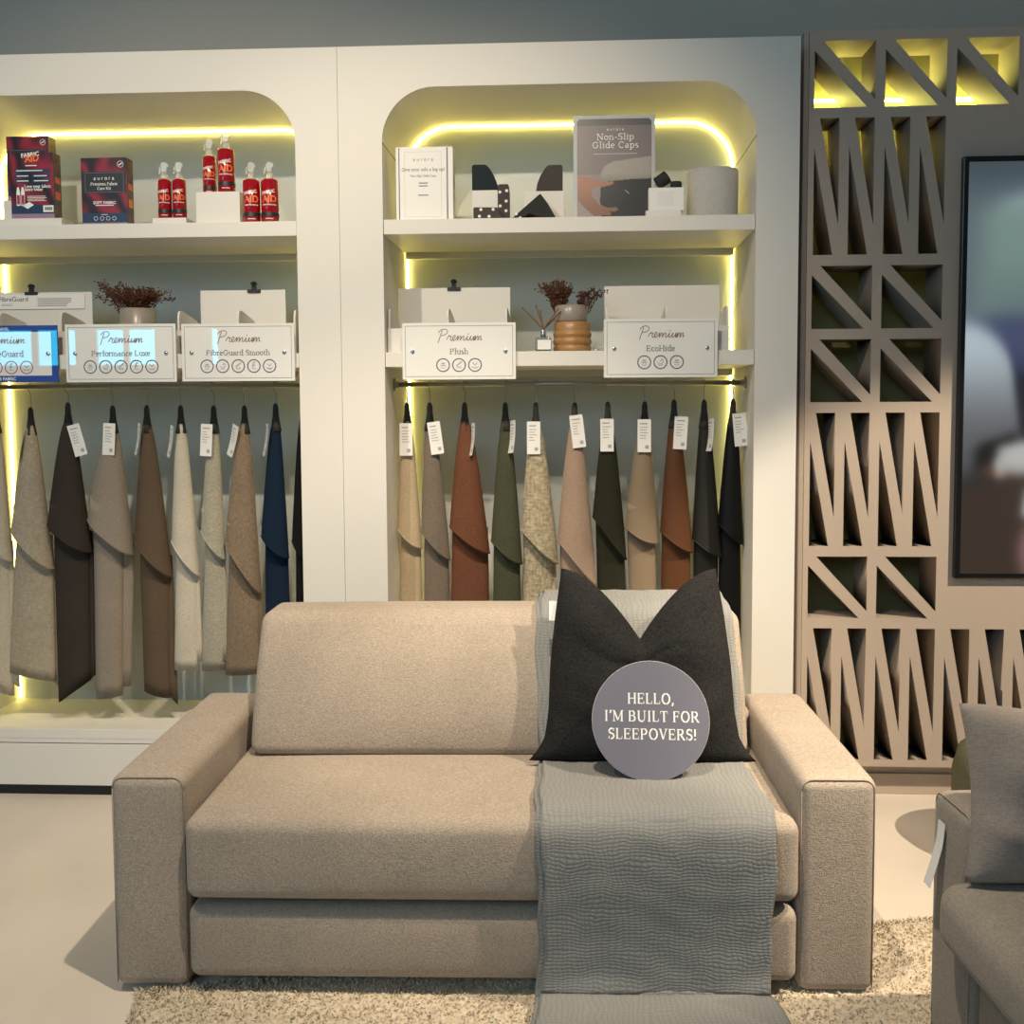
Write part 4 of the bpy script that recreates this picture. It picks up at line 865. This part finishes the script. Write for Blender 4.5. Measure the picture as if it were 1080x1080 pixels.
# ------------------------------------------------------------------ upper shelf of the left cabinet
ZU = 2.3205
def riser(label, x0, x1, y0, y1, h):
    return tag(MB().box(-(x1 - x0) / 2, (x1 - x0) / 2, 0, y1 - y0, 0, h).build('riser_block', M['white'], None, bevel=.0015, loc=((x0 + x1) / 2, y0, ZU)), label, 'display block', 'white risers on the upper shelf')
riser('low wide white riser under the front care kit carton', -2.309, -2.051, .055, .150, .0345)
riser('tall white riser behind carrying the rear care kit carton', -2.350, -2.150, .165, .27, .128)
riser('thin white riser under two small red bottles', -1.686, -1.548, .07, .17, .031)
riser('white cube riser lifting two red bottles highest', -1.503, -1.326, .06, .215, .1285)
def carton(label, x, y, z, w, h, front):
    d = .062; t = thing('care_kit_carton', label, 'box', (x, y, z), group='crimson care kit cartons')
    m = MB().box(-w / 2, w / 2, 0, d, 0, h); m.mi = [2, 2, 0, 1, 0, 1]; m.build('carton', [M['satin'], M['sidep'], M['label']], t, bevel=.0008)
    U = lambda u: (u - .5) * w
    Vv = lambda v: (1 - v) * h
    y1 = -.0005; y2 = -.0009
    q = lambda mb, a, b, c, e, yy: mb.poly([(U(a), yy, Vv(e)), (U(b), yy, Vv(e)), (U(b), yy, Vv(c)), (U(a), yy, Vv(c))])
    q(MB(), 0.005, .995, .79, .925, y1).build('navy_band', M['navy'], t); q(MB(), 0.005, .995, .925, .997, y1).build('mauve_band', M['mauve'], t)
    wh = MB()
    if front:
        q(MB(), .02, .98, .20, .50, y1).build('title_panel', M['label'], t)
        P = [(U(.09), Vv(.49)), (U(.93), Vv(.49)), (U(.93), Vv(.215)), (U(.09), Vv(.215))]; fr = MB()
        for k in range(4): fr.ribbon([P[k], P[(k + 1) % 4]], .0016, y2)
        fr.build('title_border', M['inkgrey'], t)
        write(wh, 'aurora', U(.50), Vv(.315), w * .105, y2, weight=.11, thin=.08, track=.28, serif=0); write(wh, 'Premium Fabric', U(.50), Vv(.392), w * .082, y2, weight=.12, thin=.08); write(wh, 'Care Kit', U(.50), Vv(.455), w * .082, y2, weight=.11, thin=.08)
        add_sans(wh, 'SOFT FABRIC', U(.5), Vv(.66), w * .085, y2, .02); q(wh, .30, .70, .672, .684, y2)
        for k in range(4): wh.ribbon(arc(U(.30 + .135 * k), Vv(.865), w * .04, w * .04, 0, 360, 14), .0014, y2)
        wh.ribbon(arc(U(.87), Vv(.095), w * .065, w * .065, 0, 360, 18), .0016, y2); wh.ribbon([(U(.83), Vv(.11)), (U(.91), Vv(.08))], .004, y2); q(wh, .42, .56, .808, .815, y2)
        q(wh, .05, .8, .955, .962, y2)
    else:
        dk = MB()
        for a, b, c in ((.10, .92, .25), (.10, .44, .325), (.50, .92, .325), (.10, .44, .40), (.50, .92, .40)): q(dk, a, b, c, c + .055, y1)
        dk.build('feature_panel', M['navy'], t)
        for a, b, c in ((.14, .75, .265), (.15, .42, .345), (.55, .85, .345), (.15, .42, .42), (.55, .88, .42), (.36, .62, .19)): q(wh, a, b, c, c + .014, y2)
        add_sans(wh, 'FABRIC', U(.48), Vv(.062), w * .13, y2, .03, .12)
        textlines(wh, U(.38), U(.84), Vv(.665), 4, h * .022, h * .008, y2, .35); write(wh, 'Love your fabric', U(.32), Vv(.53), w * .085, y2, weight=.14, thin=.1, align='l'); write(wh, 'more today', U(.32), Vv(.575), w * .085, y2, weight=.14, thin=.1, align='l')
        for a in (.13, .235): wh.poly([(U(a), y2, Vv(.80)), (U(a + .085), y2, Vv(.80)), (U(a + .085), y2, Vv(.60)), (U(a + .06), y2, Vv(.52)), (U(a + .02), y2, Vv(.52)), (U(a), y2, Vv(.60))])
        wh.poly([(U(.26), y2, Vv(.80)), (U(.38), y2, Vv(.85)), (U(.53), y2, Vv(.79)), (U(.42), y2, Vv(.745))]); q(wh, .74, .98, .80, .90, y2)
        rd = MB()
        for a in (.14, .245): q(rd, a, a + .065, .64, .78, y2 - .0003)
        rd.build('pictured_bottle', M['crimson'], t)
        bc = MB()
        for k in range(12): q(bc, .77 + .015 * k, .777 + .015 * k + .004 * (k % 3), .825, .875, y2 - .0003)
        bc.build('barcode', M['ink'], t); o_ = MB(); add_sans(o_, 'AID', U(.52), Vv(.135), w * .20, y2 - .0002, .03, .1); o_.build('orange_lettering', M['inkorange'], t)
    wh.build('lettering', M['inkwhite'], t)
    for z0, z1 in ((.55, .64), (.30, .42)): MB().poly([(w / 2 + .0005, .012, h * z0), (w / 2 + .0005, .050, h * z0), (w / 2 + .0005, .050, h * z1), (w / 2 + .0005, .012, h * z1)]).build('side_print', M['inkorange'], t)
carton('crimson care kit carton on the tall riser at the back', -2.250, .185, ZU + .129, .178, .262, True)
carton('crimson care kit carton turned to show its back with barcode', -2.175, .070, ZU + .035, .178, .262, False)
carton('crimson care kit carton standing alone beside the red bottles', -1.893, .10, ZU, .188, .279, True)

def bottle_proto(r, h):
    t = thing('spray_bottle', 'x', 'bottle', (0, 0, 0), group='red fabric spray bottles')
    MB().lathe([(0, 0), (r - .003, 0), (r, .004), (r, h - .007), (r - .005, h - .001), (.013, h)], 0, 0, 32, False, True).build('bottle', M['bottle'], t, True)
    ring = lambda z0, z1, a0, a1, e=.0005: MB().rings([[((r + e) * sin(a), -(r + e) * cos(a), z) for a in [radians(a0 + (a1 - a0) * k / 24) for k in range(25)]] for z in (z0, z1)], False, False, False)
    ring(.15 * h, .245 * h, -95, 95).build('dark_label_band', M['label'], t, True)
    ring(.008, .05 * h, -90, 90).build('white_foot_band', M['crimson'], t, True)
    lb = MB(); add_sans(lb, 'AID', .0, .47 * h, r * 1.05, 0, .03, 0, r); lb.build('orange_lettering', M['inkorange'], t)
    lb = MB(); add_sans(lb, 'FABRIC', -.004, .66 * h, r * .50, 0, .03, .17, r); add_sans(lb, 'FABRIC PROTECTION', 0, .395 * h, r * .17, 0, .04, 0, r); add_sans(lb, 'CARE SPRAY', 0, .085 * h, r * .17, 0, .04, 0, r); lb.build('lettering', M['inkwhite'], t)
    hd = thing; b = MB().lathe([(.0135, h), (.0145, h + .003), (.0135, h + .020), (.009, h + .023), (.0085, h + .030)], 0, 0, 20).build('collar', M['clear'], t, True)
    k = MB(); k.v += []
    o = [(-.012, .028), (.010, .028), (.011, .045), (.017, .050), (.018, .058), (.010, .066), (-.006, .070), (-.015, .062), (-.016, .048)]
    k.prism([(a * .9, h + c) for a, c in o], -.0075, .0075); k.build('spray_head', M['clear'], t, bevel=.002)
    k = MB().tube(smooth_path([(-.011, 0, h + .050), (-.019, 0, h + .042), (-.018, 0, h + .030), (-.021, 0, h + .022)], 4), [.0032] * 12 + [.0025], 6); k.build('trigger', M['clear'], t, True)
    return t
def copy_thing(src, loc, rz, label):
    c = src.copy(); COL.objects.link(c); c.location = loc; c.rotation_euler = (0, 0, rz); c['label'] = label
    for ch in src.children: d = ch.copy(); COL.objects.link(d); d.parent = c
    return c
big = bottle_proto(.0345, .174); sml = bottle_proto(.0275, .160)
used = set()
for src, loc, rz, lb in ((sml, (-1.652, .12, ZU + .0315), .24, 'small red spray bottle on the thin riser, nearer the cartons'), (sml, (-1.592, .12, ZU + .0315), .24, 'small red spray bottle on the thin riser, nearer the white cube'),
    (sml, (-1.478, .155, ZU + .129), .24, 'slim red spray bottle on the white cube riser'), (big, (-1.392, .105, ZU + .129), .22, 'large red spray bottle on the white cube riser, tallest of all'),
    (big, (-1.280, .07, ZU), .22, 'large red spray bottle on the shelf just beside the white cube'), (big, (-1.207, .07, ZU), .2, 'red spray bottle on the shelf nearest the cabinet side')):
    if src.name in used: copy_thing(src, loc, rz, lb)
    else: src.location = loc; src.rotation_euler = (0, 0, rz); src['label'] = lb; used.add(src.name)

# ------------------------------------------------------------------ upper shelf of the right cabinet
t = thing('card_box', 'white slotted card box printed with small grey text', 'box', (-.589, .07, ZU)); w, h = .226, .292
MB().box(-w / 2, w / 2, .004, .08, 0, h).build('box', M['paper'], t, bevel=.001)
MB().box(-w / 2 + .016, w / 2 - .026, 0, .0035, .001, h - .001).build('front_panel', M['paper'], t)
sl = MB()
for x in (-w / 2 + .011, w / 2 - .0235): sl.box(x, x + .0035, .0028, .0038, .004, h - .003)
sl.build('slot', M['inkpurple'], t)
k = MB(); cx = -.004; kk = dict(weight=.11, thin=.08)
write(k, 'aurora', cx, .237, .017, -.0004, weight=.1, thin=.08, track=.35, serif=0); write(k, 'Give your sofa a leg up!', cx, .198, .0165, -.0004, **kk); write(k, 'Non-Slip Glide Caps', cx, .175, .0115, -.0004, **kk)
textlines(k, cx - .018, cx + .018, .149, 2, .011, .004, -.0004, .1); textlines(k, cx - .021, cx + .021, .102, 1, .01, .004, -.0004, .05)
k.build('lettering', M['inkgrey'], t)
fr = MB(); P = [(-.078, .020), (.068, .020), (.068, .272), (-.078, .272)]
for i in range(4): fr.ribbon([P[i], P[(i + 1) % 4]], .0008, -.0004)
fr.build('printed_border', M['inklight'], t)

def block(label, x0, x1, y0, y1, z0, z1, name='display_block'):
    return tag(MB().box(-(x1 - x0) / 2, (x1 - x0) / 2, 0, y1 - y0, 0, z1 - z0).build(name, M['white'], None, bevel=.001, loc=((x0 + x1) / 2, y0, z0)), label, 'display block')
block('white block under the dark teal glide cap', -.404, -.300, .115, .20, ZU, 2.449)
block('white block under the brown glide cap', -.199, -.040, .15, .23, ZU, 2.449)
def cap(label, pts, y0, y1, z, m, x):
    return tag(MB().prism(pts, 0, y1 - y0).build('glide_cap', m, None, bevel=.0025, loc=(x, y0, z)), label, 'furniture cap', 'felt glide caps on the upper shelf')
q_ = [(0, 0), (.103, 0), (.098, .030), (.086, .060), (.070, .085), (.058, .098), (.050, .1005), (.006, .1005), (0, .094)]
cap('dark teal felt glide cap with curved edge on a white block', q_, .115, .195, 2.4495, M['feltnavy'], -.405)
cap('brown felt glide cap with curved edge on a white block', [(.108 - a * 1.03, b * 1.03) for a, b in q_][::-1], .155, .225, 2.4495, M['feltbrown'], -.154)
def dotted(label, pts, y0, d, dots, x):
    t = thing('dotted_pad', label, 'furniture pad', (x, y0, ZU), group='grippy dotted felt pads'); MB().prism(pts, 0, d).build('pad', M['feltbrown'], t, bevel=.002)
    for a, b in dots: MB().rings([[(a + r * cos(2 * pi * k / 14), yy, b + r * sin(2 * pi * k / 14)) for k in range(14)] for r, yy in ((.0062, -.0001), (.0055, -.0012), (.003, -.0018))], True, True).build('grip_dot', M['inkwhite'], t, True)
dotted('dotted brown felt pad standing upright against the white block', [(0, 0), (.047, 0), (.047, .110), (.044, .140), (.040, .145), (.004, .145), (0, .138)], .085, .028, ((.009, .114), (.036, .119), (.034, .079), (.033, .041), (.010, .060)), -.301)
dotted('dotted brown felt pad lying flat before the white block', [(0, 0), (.118, 0), (.094, .048), (.004, .050), (0, .046)], .045, .035, ((.030, .040), (.078, .040), (.024, .014), (.062, .013)), -.394)
tag(MB().prism([(0, .006), (.006, 0), (.032, .0), (.070, .024), (.118, .004), (.165, .0), (.172, .006), (.140, .062), (.112, .099), (.104, .094)], 0, .08).build('folded_pad', M['felt'], None, bevel=.002, loc=(-.243, .050, ZU)), 'black folded felt cap propped in front of the brown one', 'furniture cap')
m = MB()
for a, b in ((-.226, .022), (-.211, .007)): m.rings([[(a + r * cos(2 * pi * k / 14), yy, b + r * sin(2 * pi * k / 14)) for k in range(14)] for r, yy in ((.0055, .0498), (.005, .0488), (.003, .0483))], True, True)
fp = bpy.data.objects['folded_pad']; m.xform(lambda x, y, z: (x + .243, y - .05, z)); m.build('grip_dot', M['inkwhite'], fp, True)

def poster():
    t = thing('poster', 'framed glide caps poster showing a hand at a sofa leg', 'poster', (-.002, .10, ZU), (radians(-2.5), 0, 0)); w, h = .320, .412
    MB().box(0, w, 0, .016, 0, h).build('frame', M['holder'], t, bevel=.001)
    hand = [(103, 370), (150, 378), (190, 395), (240, 405), (290, 402), (297, 412), (280, 422), (235, 432), (195, 430), (175, 450), (180, 480), (215, 520), (260, 540), (310, 538), (322, 550), (310, 560), (270, 562), (285, 572), (275, 582), (240, 580), (190, 582), (150, 550), (103, 500)]
    arm = [(222, 405), (226, 360), (250, 320), (290, 300), (400, 285), (500, 274), (500, 388), (380, 393), (300, 398), (240, 404)]
    cap_ = [(228, 405), (300, 400), (400, 392), (500, 390), (500, 606), (230, 606), (222, 500)]
    def inside(p, P):
        c = False; j = len(P) - 1
        for i in range(len(P)):
            if (P[i][1] > p[1]) != (P[j][1] > p[1]) and p[0] < (P[j][0] - P[i][0]) * (p[1] - P[i][1]) / (P[j][1] - P[i][1]) + P[i][0]: c = not c
            j = i
        return c
    nx, ny = 132, 176; V = []; C = []; random.seed(2); keep = []
    for j in range(ny + 1):
        for i in range(nx + 1):
            X = 98 + 402 * i / nx; Y = 76 + 532 * j / ny; g = (X - 98) / 402; k = (Y - 76) / 532
            c = (lerp(112, 128, k), lerp(103, 117, k), lerp(103, 118, k))
            if k > .55: c = (c[0] + (1 - g) * 22, c[1] + (1 - g) * 18, c[2] + (1 - g) * 16)
            if Y < 112: c = (78, 76, 78)
            if inside((X, Y), arm): s = random.uniform(-9, 9) - 22 * max(0, (Y - 360) / 40); c = (156 + s, 150 + s, 143 + s)
            if inside((X, Y), cap_):
                c = (26, 23, 23)
                if (X - 290) ** 2 / 62 ** 2 + (Y - 470) ** 2 / 66 ** 2 < 1: c = (33, 30, 30)
                if 355 < X < 380 and abs(Y - (450 + (X - 357) * .8)) < 3: c = (150, 150, 150)
            if inside((X, Y), hand): c = (160 - 40 * max(0, (Y - 430) / 150) , 108 - 22 * max(0, (Y - 430) / 150), 84 - 20 * max(0, (Y - 430) / 150))
            V.append((.014 + (w - .028) * i / nx, -.0004, h - .014 - (h - .014) * j / ny)); C.append(lin(*[max(0, q) for q in c]))
    F = []
    for j in range(ny):
        for i in range(nx):
            if j < 6 and (6 - j) ** 2 + (6 - min(i, nx - 1 - i)) ** 2 > 40 and min(i, nx - 1 - i) < 6: continue
            F.append([j * (nx + 1) + i, (j + 1) * (nx + 1) + i, (j + 1) * (nx + 1) + i + 1, j * (nx + 1) + i + 1])
    me = bpy.data.meshes.new('print'); me.from_pydata(V, [], F); me.materials.append(M['poster'])
    a = me.color_attributes.new('print', 'FLOAT_COLOR', 'POINT')
    for i, c in enumerate(C): a.data[i].color = c
    obj('print', me, t)
    k = MB(); cx = w / 2 + .004; kk = dict(weight=.085, thin=.06)
    write(k, 'aurora', cx, .352, .015, -.0009, weight=.1, thin=.08, track=.32, serif=0); write(k, 'Non-Slip', cx, .316, .034, -.0009, track=.05, **kk); write(k, 'Glide Caps', cx, .284, .034, -.0009, track=.06, **kk); k.ribbon([(cx - .085, .261), (cx + .085, .261)], .0014, -.0009)
    k.build('lettering', M['inkwhite'], t)
poster()
t = thing('sample_box', 'small white stepped box holding black caps before the poster', 'box', (.352, .042, ZU)); 
MB().box(-.074, .061, -.002, .050, 0, .026).build('base', M['white'], t, bevel=.001); MB().box(-.063, .072, .0, .050, .0262, .113).build('box', M['paper'], t, bevel=.001)
MB().box(-.030, .032, -.0008, -.0002, .044, .098).build('label', M['board'], t)
m = MB().tube([(-.032, .025, .020), (.004, .025, .046)], .024, 20); m.xform(lambda x, y, z: (x, y, z))
o = MB().tube([(-.020, 0, -.014), (.020, 0, .014)], .026, 24).build('black_cap', M['felt'], None, True, bevel=.002, loc=(.343, .067, ZU + .1135 + .0325)); tag(o, 'black round cap tipped over in the small white box', 'furniture cap')
o = MB().lathe([(0, 0), (.021, 0), (.0225, .003), (.0225, .022), (.020, .026), (0, .026)], 0, 0, 24, False, False).build('black_cap', M['felt'], None, True, loc=(.396, .070, ZU + .1135)); tag(o, 'low black cap sitting flat in the small white box', 'furniture cap')
o = MB().lathe([(0, 0), (.097, 0), (.100, .003), (.100, .192), (.097, .196), (0, .197)], 0, 0, 56, False, False).build('drum_box', M['drum'], None, False, loc=(.548, .155, ZU)); tag(o, 'grey cloth covered drum on the upper shelf end', 'drum')
for p in o.data.polygons: p.use_smooth = abs(p.normal.z) < .5
